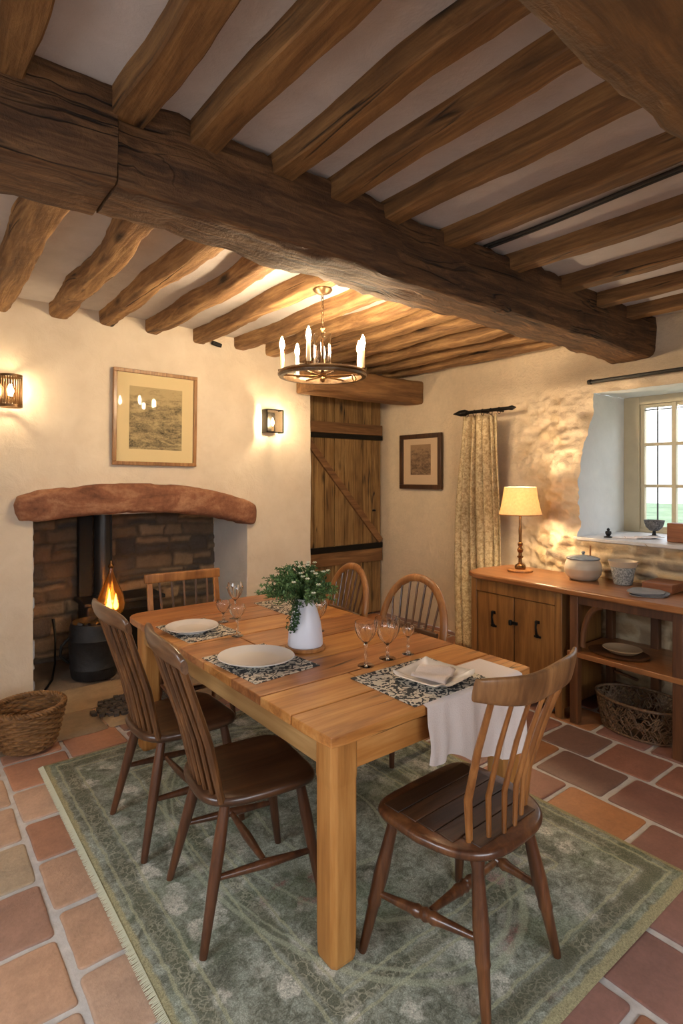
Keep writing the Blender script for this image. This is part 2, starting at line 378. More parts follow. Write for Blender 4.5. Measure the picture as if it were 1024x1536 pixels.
# ---------------------------------------------------------------- floor
def make_floor():
    struct(MB().bb(-1.8,5.2,-2.1,5.6,-.06,-.007).build('floor',M['grout'],smooth=False))
    fl=bpy.data.objects['floor']
    m=MB(); W=.33; g=.011
    k0=-7
    for k in range(k0,14):
        xa=.44+W*k; xb=xa+W
        off=(1.954 if k%2==0 else 1.80)+random.uniform(-.03,.03)*(k!=0)
        L=.33 if k<5 else random.choice((.33,.40))
        y=off-L*13
        while y<5.5:
            ya,yb=y,y+L; y=yb
            if xa>5.1 or yb<-2: continue
            j=lambda a=.006: random.uniform(-a,a)
            gl=g+random.uniform(0,.004)+(.005 if k in(-1,0) and False else 0)
            cr=[(xa+gl+j(),ya+gl+j()),(xb-gl+j(),ya+gl+j()),(xb-gl+j(),yb-gl+j()),(xa+gl+j(),yb-gl+j())]
            # rounded outline
            out=[]
            for i in range(4):
                p=Vector(cr[i]); a=Vector(cr[i-1]); c=Vector(cr[(i+1)%4])
                r=.014+random.uniform(0,.010)
                q=p+(a-p).normalized()*r; s=p+(c-p).normalized()*r
                for t in (0,.25,.5,.75,1): out.append((1-t)**2*q+2*t*(1-t)*(p*.92+(q+s)*.04)+t*t*s)
                for t in (.25,.5,.75):
                    c2=c+(p-c).normalized()*.03
                    e=s.lerp(c2,t); e+=Vector((j(.0025),j(.0025))); out.append(e)
            h=random.uniform(-.002,.002); tilt=(j(.006),j(.006)); cx=(xa+xb)/2; cy=(ya+yb)/2
            cc=random.random()
            if cc<.35: col=lin((188,156,132))
            elif cc<.6: col=lin((180,144,118))
            elif cc<.8: col=lin((176,128,102))
            elif cc<.93: col=lin((182,162,136))
            else: col=lin((160,124,106))
            if xa>1.05:
                col={0:lin((150,104,86)),1:lin((164,110,80)),2:lin((142,102,90)),3:lin((170,116,76)),4:lin((128,98,86))}[random.choice((0,0,1,2,2,3,4))]
            vv=random.uniform(.9,1.08); col=tuple(q*vv for q in col)
            b=len(m.v); n=len(out); ctr=Vector((cx,cy))
            for ins,z in ((0,-.012),(0,-.004),(.004,-.0008),(.012,0)):
                for p in out:
                    q=p+(ctr-p).normalized()*ins
                    m.v.append((q.x,q.y,z+h+(tilt[0]*(q.x-cx)+tilt[1]*(q.y-cy) if z>-.01 else 0))); 
                    dk=.8 if ins==0 else 1
                    m.c.append(tuple(q2*dk for q2 in col))
            for l in range(3):
                for i in range(n):
                    i2=(i+1)%n; m.f.append((b+l*n+i,b+l*n+i2,b+(l+1)*n+i2,b+(l+1)*n+i))
            m.f.append(tuple(b+3*n+i for i in range(n)))
    o=m.build('floor_tiles',M['tilev'],fl,auto=60)
    return fl
make_floor()

# hearth flagstones
m=MB()
def hearth():
    random.seed(3)
    rows=[(3.72,4.12,[-.2,.5,1.05,1.6,2.3,2.9]),(4.12,4.58,[-.2,.2,.85,1.45,2.05,2.9]),(4.58,5.38,[.78,1.3,1.9,2.52])]
    for ya,yb,xs in rows:
        for xa,xb in zip(xs,xs[1:]):
            n=14
            col=random.choice((lin((150,128,100)),lin((134,114,90)),lin((160,136,104)),lin((122,104,86))))
            P=lambda i,j:(xa+.006+(xb-xa-.012)*i/n+ .012*n3(ya+j,i*.4,0,.9), ya+.006+(yb-ya-.012)*j/n+.012*n3(i*.4,xa,j,.9),
               (.018+.004*fbm(xa+(xb-xa)*i/n,ya+(yb-ya)*j/n,0,6,3)) if 0<i<n and 0<j<n else .002)
            cl=lambda i,j:tuple(q*(1+.35*fbm(xa+(xb-xa)*i/n,ya+(yb-ya)*j/n,3,4,3)) for q in col)
            m.grid(P,n,n,cl)
hearth()
tag(m.build('hearth_slab',M['hearthv'],auto=50),'worn uneven flagstone hearth spread in front of and inside the fireplace','hearth')
m=MB()
random.seed(5)
for i in range(16):
    for j in range(12):
        x=1.02+i*.038; y=3.78+j*.034
        if ((i-8)/8.4)**2+((j-6)/6.3)**2>1+random.uniform(-.25,.05): continue
        m.box((x+random.uniform(-.006,.006),y+random.uniform(-.006,.006),.025),(.034,.03,.018+random.uniform(0,.008)),random.uniform(-.4,.4))
tag(m.build('cobble_patch',plain('sooty_cobble',lin((74,66,60)),.8,0,.6,60,.4),bevel=.004,smooth=False),'dark sooty patch of small rough stones set in the hearth','stone patch')

# ---------------------------------------------------------------- walls
def stonecell(x,y,z,sx,sy,sz,dark=1.0):
    """coursed rubble: returns (distance to joint, random per stone)"""
    u=x*sx+y*sy; w=z*sz+.22*n3(x,y,z*.3,2.2)+.10*n3(x,y,z,9)
    w+=.25*sin(w*1.3)
    row=math.floor(w); fz=w-row
    h1=noise.cell(Vector((row*3.17,1.3,7.7)))
    u=u*(.75+.5*abs(h1))+h1*9+.12*n3(y,z,x,8); u+=.22*sin(u*2.1+row*2.0)
    col=math.floor(u); fu=u-col
    h=abs(noise.cell(Vector((row*5.3+.5,col*7.9+.5,2.5))))
    asp=sz/max(sx,sy)
    # a few stones split in two
    if h>.72 and fz>.5: h=(h*3.7)%1; e2=abs(fz-.5)
    elif h>.72: h=(h*9.1)%1; e2=abs(fz-.5)
    else: e2=1
    e=min(fz,1-fz,min(fu,1-fu)*asp,e2)*1.3+.05*n3(x,y,z,22)
    return max(0,e),h
# fireplace (back) wall
FX0,FX1,FZ=.77,2.53,1.30
def back_wall():
    m=MB(); xs=[-1.7+ .05*i for i in range(0,100)]; xs=[x for x in xs if x<3.2]+[3.25]+[FX0,FX1]; xs=sorted(set(round(x,3) for x in xs)); 
    zs=sorted(set([round(.05*i,3) for i in range(0,61)]+[FZ]))
    def P(x,z):
        dy=.018*fbm(x,0,z,1.6,4)+.006*fbm(x,3,z,7,3)
        dx=0
        if (abs(x-FX0)<.002 or abs(x-FX1)<.002) and z<1.25: dx=.006*fbm(x,1,z,3,3)
        return (x+dx,YB-dy+.0,z)
    idx={}
    for i,x in enumerate(xs):
        for j,z in enumerate(zs): idx[i,j]=len(m.v); m.v.append(P(x,z))
    for i in range(len(xs)-1):
        for j in range(len(zs)-1):
            if xs[i]>=FX0-1e-4 and xs[i+1]<=FX1+1e-4 and zs[j+1]<=FZ+1e-4: continue
            m.f.append((idx[i,j],idx[i+1,j],idx[i+1,j+1],idx[i,j+1]))
    # right end return towards the door recess
    m.grid(lambda i,j:(P(3.25,j*.05)[0],P(3.25,j*.05)[1]+(5.05-YB)*i/4,j*.05),4,60)
    return m.build('wall_back',M['plaster'],auto=0)
wb=struct(back_wall())
# right reveal pale, left reveal
m=MB()
m.grid(lambda i,j:(FX1+.006*fbm(FX1,1,j*.05,3,3)*(j<25)+.01*fbm(9,i*.1,j*.05,3,3)*(i>0),YB-.02*fbm(FX1,0,j*.05,1.6,4)*(i==0)+i*.07,j*.05),10,28,flip=False)
m.build('fireplace_reveal',M['reveal'],wb,auto=0)
def rubble(P,nu,nv,pal,pos,sx,sy,sz,amp,nrm,mort,name,mat,parent=None):
    m=MB(); cols={}
    def pt(i,j):
        p=Vector(P(i,j)); e,h=stonecell(*pos(p),sx,sy,sz)
        k=smooth(0.03,.22,e); r=fbm(p.x,p.y,p.z,9,3)
        a=pal[int(h*len(pal))%len(pal)]; cols[i,j]=tuple(mort[q]*(1-k)+a[q]*k*(.9+.3*((h*7.3)%1)) for q in range(3))
        return p+nrm*(amp*k*(.6+.5*h)+amp*.3*r)
    pts={(i,j):pt(i,j) for i in range(nu+1) for j in range(nv+1)}
    m.grid(lambda i,j:pts[i,j],nu,nv,lambda i,j:cols[i,j])
    return m.build(name,mat,parent,auto=0)
pal=[lin((138,112,86)),lin((112,90,70)),lin((152,124,94)),lin((92,80,70)),lin((124,104,82)),lin((76,68,62))]
mort=lin((96,80,64))
rubble(lambda i,j:(.70+1.88*i/126,5.36,1.95*j/130),126,130,pal,lambda p:(p.x,0,p.z),3.6,0,8.0,.03,Vector((0,-1,0)),mort,'fireplace_back',M['stonev'],wb)
rubble(lambda i,j:(FX0-.01,5.36-.69*i/50,1.95*j/130),50,130,pal,lambda p:(p.y,0,p.z),3.6,0,8.0,.025,Vector((1,0,0)),mort,'fireplace_side',M['stonev'],wb)
MB().bb(.6,2.7,4.95,5.4,1.95,2.0).build('fireplace_throat',plain('soot',(.02,.018,.016),.95,0,.3),wb,smooth=False)
MB().bb(2.525,2.6,4.69,5.4,1.36,1.98).build('flue_side',bpy.data.materials['soot'],wb,smooth=False)
MB().bb(.7,.765,4.69,5.4,1.36,1.98).build('flue_side',bpy.data.materials['soot'],wb,smooth=False)
MB().bb(.7,2.6,4.72,4.95,1.36,1.42).build('fireplace_breast',bpy.data.materials['soot'],wb,smooth=False)
MB().bb(.7,2.6,4.93,4.96,1.36,1.98).build('fireplace_breast',bpy.data.materials['soot'],wb,smooth=False)

# recess wall behind the door
struct(MB().bb(3.2,5.0,5.04,5.12,0,3.0).build('wall_recess',M['plaster'],smooth=False))

# right wall: thick, bulging rubble stone under limewash, deep window
WY0,WY1,WZ0,WZ1=.95,2.24,1.145,2.25
XW=4.74
def wx(y,z):
    sy=1-smooth(2.5,3.1,y); sb_=.62*(1-smooth(2.35,2.95,y))+.38*(1-smooth(3.5,3.95,y))
    b=.46*sb_*(1-.5*smooth(1.5,2.25,z)-.5*smooth(2.3,2.6,z))
    x=4.5-b
    # rough rubble area lit by lamp
    rough=(1-smooth(2.85,3.15,y))*(smooth(.0,.2,z))*(1-smooth(2.2,2.36,z+.12*n3(y,0,0,2.2)))
    rg=abs(fbm(y*1.0,z*2.1,.5+y*.4,4.2,5))
    x+= rough*(.13*rg-.035) - rough*.03*fbm(y,z*1.8,9,15,4) - rough*.02*fbm(y,z,2,2.2,3)
    # plaster everywhere
    x+= .02*fbm(0,y,z,1.4,4)+.006*fbm(2,y,z,8,3)
    return x,rough
pal2=[lin((186,160,122)),lin((164,138,104)),lin((200,176,140)),lin((146,126,102)),lin((176,152,122)),lin((132,118,102))]
def right_wall():
    m=MB()
    ys=[-2+.07*i for i in range(0,30)]; y=.08
    while y<4.9:
        ys.append(y); y+=.02 if y<3.2 else .035
    ys=sorted(set([round(a,3) for a in ys if a<5.0]+[WY0,WY1,5.05])); zs=[0]; z=0
    while z<3.0: z+=.02 if z<2.45 else .06; zs.append(z)
    zs=sorted(set([round(a,3) for a in zs]+[WZ0,WZ1]))
    idx={}
    for i,y in enumerate(ys):
        for j,z in enumerate(zs):
            x,rough=wx(y,z)
            pl=lin((214,194,166)); 
            c=pl
            st=(1-smooth(1.10,1.2,z+.04*n3(y,z,0,5)))*(1-smooth(2.6,2.9,y+.2*n3(y,z,3,2)))
            if z<1.7 and y<3.1:
                e,h=stonecell(0,y,z,0,3.4,5.6); k=smooth(.03,.2,e)
                x-=.03*k*st*(.5+.6*h)
                a=pal2[int(h*6)%6]; mo=lin((196,176,144))
                sc3=tuple(mo[q]*(1-k)+a[q]*k for q in range(3)); c=tuple(c[q]*(1-st)+sc3[q]*st for q in range(3))
            # exposed warm stone streaks in the rough part
            if rough>0:
                q2=smooth(.05,.28,fbm(y*1.1,z*2.4,7,3.6,4)+.05)*rough*.55*(1-st)
                c=tuple(c[q]*(1-q2)+lin((186,160,124))[q]*q2 for q in range(3))
            idx[i,j]=len(m.v); m.v.append((x,y,z)); m.c.append(c)
    for i in range(len(ys)-1):
        for j in range(len(zs)-1):
            if ys[i]>=WY0-1e-4 and ys[i+1]<=WY1+1e-4 and zs[j]>=WZ0-1e-4 and zs[j+1]<=WZ1+1e-4: continue
            m.f.append((idx[i,j],idx[i,j+1],idx[i+1,j+1],idx[i+1,j]))
    o=m.build('wall_right',M['wallv'],auto=0)
    edge={}
    for i,y in enumerate(ys):
        for j,z in enumerate(zs): edge[y,z]=m.v[idx[i,j]][0]
    zz=[z for z in zs if WZ0-1e-4<=z<=WZ1+1e-4]; yy=[y for y in ys if WY0-1e-4<=y<=WY1+1e-4]
    r=MB()
    for yq in (WY1,WY0):
        r.grid(lambda i,j:(edge[yq,zz[j]]*(1-i/10)+(XW+.01)*i/10, yq+(.006*fbm(i*.3,j*.1,2,2,3) if 0<i<10 else 0), zz[j]),10,len(zz)-1)
    r.grid(lambda i,j:(edge[yy[j],WZ1]*(1-i/10)+(XW+.01)*i/10, yy[j], WZ1+(.01*fbm(i*.3,j*.1,6,2,3) if 0<i<10 else 0)),10,len(yy)-1)
    r.build('window_reveal',M['reveal'],o,auto=0)
    return o,edge
wr,edge=right_wall()
struct(wr)
# sill
m=MB(); 
m.prism([(4.0,WY1+.03),(3.985,2.0),(3.99,1.5),(3.98,WY0-.03),(XW+.04,WY0-.03),(XW+.04,WY1+.03)],1.125,1.150)
struct(m.build('trim_1',plain('worn_white_sill',lin((206,204,204)),.35,0,.2,20,.15),bevel=.006))
# window
def window():
    w=bpy.data.objects.new('window_1',None); C.objects.link(w); w.location=(XW,1.6,1.15); struct(w)
    def part(n,mb,mat,par=w,bev=.003): 
        o=mb.build(n,mat,par,bevel=bev); o.matrix_parent_inverse=Matrix.Translation((-XW,-1.6,-1.15)); return o
    f=MB(); y1,y0,z0,z1=2.24,.95,1.15,2.25
    f.bb(XW,XW+.07,2.115,y1,z0,z1); f.bb(XW,XW+.07,y0,y0+.125,z0,z1); f.bb(XW+.001,XW+.07,y0+.125,2.115,2.185,z1); f.bb(XW+.001,XW+.07,y0+.125,2.115,z0,z0+.03)
    fr=part('window_frame',f,M['cream'])
    # casement bars
    g=MB()
    for yy in (2.095,1.86,1.63,1.39,1.10): g.bb(XW+.01,XW+.05,yy-.016,yy+.016,1.17,2.2)
    for zz in (1.19,1.525,1.86,2.17): g.bb(XW+.012,XW+.048,1.07,2.12,zz-.013,zz+.013)
    part('glazing_bars',g,M['cream'])
    l=MB()
    for yy in (1.985,1.745,1.51,1.25): l.bb(XW+.022,XW+.034,yy-.004,yy+.004,1.17,2.2)
    l.bb(XW+.022,XW+.034,1.08,2.11,2.135,2.143)
    part('leaded_bars',l,M['lead'],w,0)
    pg=MB(); pg.bb(XW+.027,XW+.031,1.08,2.11,1.17,2.19)
    mg,nt,b=newmat('window_pane'); nt.nodes.remove(b); o_=[n for n in nt.nodes if n.type=='OUTPUT_MATERIAL'][0]
    t=N(nt,'ShaderNodeBsdfTransparent'); gl=N(nt,'ShaderNodeBsdfGlossy'); gl.inputs['Roughness'].default_value=.02; mx=N(nt,'ShaderNodeMixShader'); mx.inputs[0].default_value=.06
    nt.links.new(t.outputs[0],mx.inputs[1]); nt.links.new(gl.outputs[0],mx.inputs[2]); nt.links.new(mx.outputs[0],o_.inputs[0])
    part('pane',pg,mg,w,0)
window()
# walls behind the camera, with invented openings added to let soft fill light in
def holed(name,axis,c,a0,a1,h0,h1,b0,b1,sgn):
    m=MB(); t=.25
    def q(u0,u1,z0,z1):
        if axis=='x': m.bb(c,c+sgn*t,u0,u1,z0,z1)
        else: m.bb(u0,u1,c,c+sgn*t,z0,z1)
    q(a0,b0,0,3.0); q(b1,a1,0,3.0); q(b0,b1,0,h0); q(b0,b1,h1,3.0)
    return struct(m.build(name,M['plaster'],smooth=False))
holed('wall_left','x',-1.6,-2.0,4.75,.9,2.2,.6,2.2,-1)
holed('wall_front','y',-2.0,-1.85,4.6,.9,2.2,-.9,1.5,-1)
# outside: sill-level field seen through the window
m,nt,b=newmat('field_grass'); v=texco(nt)
nt.links.new(ramp(nt,noi(nt,v,.6,6,.7),[(.35,lin((120,142,104))),(.65,lin((160,176,136)))]),b.inputs['Base Color']); b.inputs['Roughness'].default_value=1
MBx=MB(); MBx.grid(lambda i,j:(5.6+36*i/20,-16+50*j/20,-.25+.25*fbm(i*.2,j*.2,0,1,3)),20,20)
tag(MBx.build('lawn',m,auto=0),'green grass field outside beyond the leaded window','lawn',kind='stuff')

# ceiling
m=MB()
m.grid(lambda i,j:(-1.8+6.6*i/66,-2.1+7.2*j/72,zc(-1.8+6.6*i/66)+.008*fbm(i*.1,j*.1,0,2.0,3)),66,72,flip=True)
m2=m
struct(m2.build('ceiling',M['ceil'],auto=0))

# ---------------------------------------------------------------- beams
def hewn(p0,p1,w,h,seed,rnd=.25,amp=.01,n=16,seg=None,wobble=.01,taper=1,ends=True,low=1.6):
    """irregular hewn timber, p0->p1 are centres of the section; superellipse section"""
    m=MB(); p0=Vector(p0); p1=Vector(p1); L=(p1-p0).length; seg=seg or max(8,int(L/.05))
    T=(p1-p0).normalized(); S=Vector((0,0,1)).cross(T).normalized(); U=T.cross(S)
    cr=rnd*min(w,h)/2*1.1; hw,hh=w/2,h/2; SEC=[]
    cs=[(1,1),(-1,1),(-1,-1),(1,-1)]
    na=max(2,int(2+rnd*8)); ns=3
    for q,(ax,ay) in enumerate(cs):
        cxx,cyy=ax*(hw-cr),ay*(hh-cr)
        for e in range(na):
            a=pi/2*q+pi/2*e/(na-1); SEC.append((cxx+cr*cos(a),cyy+cr*sin(a)))
        bx_,by_=cs[(q+1)%4]; nx_,ny_=bx_*(hw-cr),by_*(hh-cr); a=pi/2*(q+1)
        e0=Vector((cxx+cr*cos(a),cyy+cr*sin(a))); e1=Vector((nx_+cr*cos(a),ny_+cr*sin(a)))
        for e in range(1,ns+1): p_=e0.lerp(e1,e/(ns+1)); SEC.append((p_.x,p_.y))
    n=len(SEC)
    def sec(i,k):
        t=i/seg; x,y=SEC[k][0]/hw,SEC[k][1]/hh
        f=1+(taper-1)*t
        c=p0.lerp(p1,t)+S*wobble*n3(seed,t*L,0,low)+U*wobble*n3(seed+5,t*L,3,low)*.6
        q=c+S*(x*w/2*f)+U*(y*h/2*f)
        d=amp*fbm(q.x+seed,q.y,q.z,3.2,3)+amp*.45*fbm(q.x,q.y+seed,q.z,14,2)
        return q+(S*x+U*y)*d
    for i in range(seg+1):
        for k in range(n): m.v.append(tuple(sec(i,k)))
    for i in range(seg):
        for k in range(n):
            l=(k+1)%n; m.f.append((i*n+k,(i+1)*n+k,(i+1)*n+l,i*n+l))
    m.f.append(tuple(range(n))); m.f.append(tuple(range(seg*n,seg*n+n))[::-1])
    return m
# main beam y 1.96..2.25, z bottom 2.575 top 2.895
b=hewn((.58,2.105,2.735),(4.56,2.04,2.665),.29,.325,1,.14,.030,28,wobble=.03)
mb_=thing('ceiling_beam','massive dark hewn oak main beam spanning the room across the middle of the ceiling','beam',(2.5,2.1,2.57))
def P_(mb,name,mat,par,**k):
    o=mb.build(name,mat,par,**k); o.matrix_parent_inverse=Matrix.Translation(par.location).inverted() if par.rotation_euler.z==0 else par.matrix_basis.inverted(); return o
P_(b,'beam_timber',M['beamX'],mb_,auto=30)
P_(hewn((-1.62,2.085,2.745),(.57,2.095,2.735),.325,.325,31,.16,.024,28,wobble=.03),'scarfed_timber',M['beamX'],mb_,auto=30)
# second beam near camera
tag(hewn((-1.62,.52,2.74),(4.42,.50,2.68),.33,.34,12,.14,.018,28,wobble=.03).build('ceiling_beam',M['beamX2'],auto=30),
    'broad brown oak beam crossing the top right corner of the view','beam')
# door lintel beam
tag(hewn((3.05,4.45,2.535),(4.62,4.45,2.515),.30,.24,22,.12,.015,24).build('lintel_beam',M['doorX'],auto=50),
    'short thick oak beam over the plank door','beam')
ordw=['first','second','third','fourth','fifth','sixth','seventh','eighth','ninth','tenth','eleventh','twelfth']
nb=[.24,.61,.877,1.21,1.50,1.82,2.24,2.76,3.26,3.70,4.13]
wd=[.12,.12,.115,.10,.10,.11,.11,.105,.10,.10,.10]
for i,(x,w) in enumerate(zip(nb,wd)):
    z=zc(x)-.022
    tag(hewn((x+.05+w*.0,.45,z),(x+.0,1.99,z-.004),w*.95,.125,40+i,.10,.006,16,wobble=.018,low=2.2).build('ceiling_joist',M['joist'],auto=28),
        'squared oak joist on the near side of the main beam, %s from the left'%ordw[i],'joist','squared joists of the near ceiling bay')
fb=[.54,.94,1.29,1.66,2.07,2.47,2.80,3.12,3.43,3.74,4.05,4.34]
for i,x in enumerate(fb):
    z=zc(x)-.045; w=[.17,.14,.125,.12,.12,.12,.12,.12,.12,.12,.12,.12][i]
    ye=4.66 if x<3 else 4.72
    tag(hewn((x-.03,2.22,z),(x,ye,z),w,.135,80+i,.45 if i<6 else .3,.014,16,wobble=.045,low=1.4).build('ceiling_joist',M['log'],auto=50),
        'rounded rustic joist on the far side of the main beam, %s from the left'%ordw[i],'joist','rounded joists of the far ceiling bay')
m=MB(); m.tube([(2.50+.012*sin(y*5),y,zc(2.5)-.014) for y in [.6+.07*k for k in range(20)]],.008,8)
m.tube([(2.525+.012*sin(y*4+1),y,zc(2.5)-.014) for y in [.6+.07*k for k in range(20)]],.008,8)
tag(m.build('ceiling_cable',plain('black_cable',(.02,.018,.016),.6)),'twin black electric cable clipped along the ceiling plaster between two joists','cable')

# ---------------------------------------------------------------- fireplace lintel
m=MB()
top=[(.645,1.40),(.665,1.455),(.72,1.475),(.80,1.50),(.95,1.518),(1.2,1.538),(1.45,1.55),(1.7,1.547),(1.95,1.52),(2.15,1.485),(2.35,1.435),(2.5,1.39),(2.585,1.355),(2.61,1.31)]
bot=[(.655,1.33),(.68,1.27),(.77,1.262),(.85,1.27),(.98,1.285),(1.2,1.30),(1.45,1.305),(1.7,1.298),(1.95,1.275),(2.15,1.245),(2.35,1.205),(2.48,1.165),(2.57,1.15),(2.605,1.19)]
def it(pl,u):
    k=u*(len(pl)-1); i=min(int(k),len(pl)-2); f=k-i; return Vector((pl[i][0]*(1-f)+pl[i+1][0]*f,pl[i][1]*(1-f)+pl[i+1][1]*f))
NS=70; NC=24
for i in range(NS+1):
    u=i/NS; T=it(top,u); B=it(bot,u); c=(T+B)/2
    for k in range(NC):
        a=2*pi*k/NC+pi/NC; ca,sa=cos(a),sin(a)
        yy=math.copysign(abs(ca)**.4,ca); ss=math.copysign(abs(sa)**.4,sa)
        endf=1-.25*(abs(2*u-1)**12)
        p=c+(T-B)/2*ss*1.0
        q=Vector((p.x,4.71+yy*.15*endf,p.y)); d=.010*fbm(q.x,q.y,q.z,4,4)-.03*max(0,fbm(q.x*1.2,7,q.z,6,2)-.15)+.006*fbm(q.x,q.y,q.z,16,2)
        q+=Vector((0,yy,ss))*d
        m.v.append(tuple(q))
for i in range(NS):
    for k in range(NC): l=(k+1)%NC; m.f.append((i*NC+k,(i+1)*NC+k,(i+1)*NC+l,i*NC+l))
m.f.append(tuple(range(NC))); m.f.append(tuple(range(NS*NC,NS*NC+NC))[::-1])
mm,nt,b=newmat('red_sandstone'); v=texco(nt)
nt.links.new(ramp(nt,math_(nt,'ADD',math_(nt,'MULTIPLY',noi(nt,texco(nt,(1,1,2.4)),3,6,.65,.6),.75),math_(nt,'MULTIPLY',noi(nt,v,30,4,.7),.25)),[(.34,lin((100,60,42))),(.5,lin((142,94,68))),(.66,lin((180,134,102)))]),b.inputs['Base Color'])
b.inputs['Roughness'].default_value=.85; bump(nt,b,noi(nt,v,18,6,.7),.6,.015)
tag(m.build('fireplace_lintel',mm,auto=50),'arched reddish stone lintel over the fireplace opening','lintel')

# stove, flue, hod
st=thing('wood_stove','black cast iron stove with flue standing inside the fireplace','stove',(1.52,5.12,.02))
b_=MB().bb(1.22,1.84,4.97,5.27,.08,.52); P_(b_,'stove_body',M['ironR'],st,bevel=.015)
P_(MB().bb(1.19,1.87,4.93,5.29,.52,.555),'top_plate',M['ironR'],st,bevel=.008)
P_(MB().bb(1.30,1.76,4.955,4.975,.14,.46),'stove_door',M['iron'],st,bevel=.006)
for x,y in ((1.26,5.0),(1.8,5.0),(1.26,5.24),(1.8,5.24)): P_(MB().tube([(x,y,.1),(x,y,.02)],[.025,.018]),'leg',M['iron'],st)
P_(MB().lathe([(.085,.55),(.085,.58),(.072,.585),(.072,1.93)],24,(1.40,5.16,0)),'flue_pipe',plain('flue_iron',(.055,.052,.05),.35,.6,.2),st)
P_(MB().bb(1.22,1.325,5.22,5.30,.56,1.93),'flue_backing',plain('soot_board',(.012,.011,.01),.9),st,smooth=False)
hd=thing('coal_hod','round black metal coal hod standing on the hearth left of the stove','coal hod',(1.255,4.93,.02))
hd.location=(1.22,4.74,.018); hd.scale=(1,1,.92)
MB().lathe([(.15,.0),(.165,.01),(.172,.03),(.178,.09),(.183,.095),(.183,.105),(.18,.11),(.19,.33),(.196,.34),(.19,.35),(.18,.44),(.172,.47),(.165,.475),(.16,.44),(.155,.40),(.0,.395)],40).build('bucket',M['ironR'],hd)
h_=MB(); 
random.seed(9)
for k in range(26):
    a=random.uniform(0,6.28); r=random.uniform(0,.12); h_.box((r*cos(a),r*sin(a),.42+random.uniform(0,.05)),(.05,.045,.04),a,a*.7,r*9)
h_.build('coal',plain('coal_black',(.015,.014,.014),.35,.2,.6,60),hd,smooth=False,bevel=.006)
MB().tube([(-.185,0,.36),(-.24,0,.30),(-.25,0,.22),(-.19,0,.15)],[.012]*4).build('handle',M['iron'],hd)
pk=MB().tube([(.84,4.60,.032),(.92,4.78,.035),(.97,4.92,.12),(1.0,5.06,.30),(1.0,5.14,.42)],[.009,.009,.008,.008,.012],8)
tag(pk.build('fire_poker',M['iron']),'black iron fire poker leaning left of the coal hod','poker')

# hanging amber lantern
am=thing('hanging_lantern','amber teardrop glass lantern with glowing flame hanging in the fireplace opening','lantern',(1.33,4.68,.475))
prof=[(.0,0),(.05,.004),(.085,.03),(.104,.075),(.106,.12),(.094,.175),(.072,.23),(.048,.285),(.028,.335),(.018,.375),(.015,.40)]
inn=[(max(0,r-.004),z+.004 if z<.05 else z) for r,z in prof]
MB().lathe(prof+inn[::-1],36).build('glass_drop',M['amber'],am)
MB().lathe([(.0,.395),(.02,.395),(.024,.41),(.016,.425),(.008,.44),(.008,.455),(.0,.458)],16).build('cap',M['brassy'],am)
MB().tube([(0,0,.455),(0,0,.84)],.005,8).build('hanging_rod',M['iron'],am)
MB().lathe([(.0,.006),(.022,.008),(.024,.05),(.0,.052)],16).build('candle',M['candle'],am)
for dx,s in ((-.014,1.5),(.036,1.2)):
    MB().lathe([(.0,.055),(.012*s,.07),(.016*s,.09),(.011*s,.12),(.0,.15*s+.01)],12,(dx,0,0)).build('flame',M['flame'],am)

# log basket (left)
def woven(name,label,cat,loc,rb,rt,h,sx,sy,mat,rows=15,stakes=26,amp=.007,tr=.0095,tan=0):
    t=thing(name,label,cat,loc)
    w=MB(); n=stakes*6
    for r in range(rows):
        z=.012+(h-.03)*r/(rows-1); R_=rb+(rt-rb)*(r/(rows-1))**.85
        pts=[((R_+amp*sin(stakes/2*a+pi*r))*cos(a)*sx,(R_+amp*sin(stakes/2*a+pi*r))*sin(a)*sy,z+.002*sin(5*a+r)) for a in [2*pi*k/n for k in range(n)]]
        w.tube(pts,tr,6,closed=True)
    w.build('weave',mat,t)
    s=MB()
    for k in range(stakes):
        a=2*pi*(k+.0)/stakes
        s.tube([(rb*cos(a)*sx,rb*sin(a)*sy,.0),(rt*cos(a)*sx,rt*sin(a)*sy,h)],.005,6)
    s.build('stakes',mat,t)
    r2=MB()
    for q in range(3):
        pts=[((rt+.010*sin(18*a+q*2.1))*cos(a)*sx,(rt+.010*sin(18*a+q*2.1))*sin(a)*sy,h+.010*cos(18*a+q*2.1)) for a in [2*pi*k/150 for k in range(150)]]
        r2.tube(pts,.0085,6,closed=True)
    r2.build('rim',mat,t)
    MB().lathe([(0,0),(rb,0),(rb,.012),(0,.012)],40,sx=sx,sy=sy).build('base',mat,t)
    return t
woven('wicker_basket','round brown wicker log basket standing empty on the floor left of the hearth','basket',(.60,3.74,.022),.135,.185,.235,1.0,1.0,M['wick'])

# ---------------------------------------------------------------- picture frames
def picture(name,label,loc,rz,w,h,fw,fm,mm_,pm,iw,ih,iz=0,tilt=0):
    t=thing(name,label,'picture',loc,rz)       # local: faces -Y, centred
    f=MB(); f.bb(-w/2,w/2,-.03,0,h/2-fw,h/2).bb(-w/2,w/2,-.03,0,-h/2,-h/2+fw).bb(-w/2,-w/2+fw,-.03,0,-h/2+fw,h/2-fw).bb(w/2-fw,w/2,-.03,0,-h/2+fw,h/2-fw)
    f.build('frame',fm,t,bevel=.004)
    MB().bb(-w/2+fw,w/2-fw,-.010,-.004,-h/2+fw,h/2-fw).build('mount',mm_,t,smooth=False)
    MB().bb(-iw/2,iw/2,-.012,-.009,-ih/2+iz,ih/2+iz).build('print',pm,t,smooth=False)
    g=MB().bb(-w/2+fw,w/2-fw,-.018,-.015,-h/2+fw,h/2-fw).build('glazing',None or bpy.data.materials['picture_glass'],t,smooth=False)
    if tilt: t.rotation_euler=(0,tilt,rz)
    return t
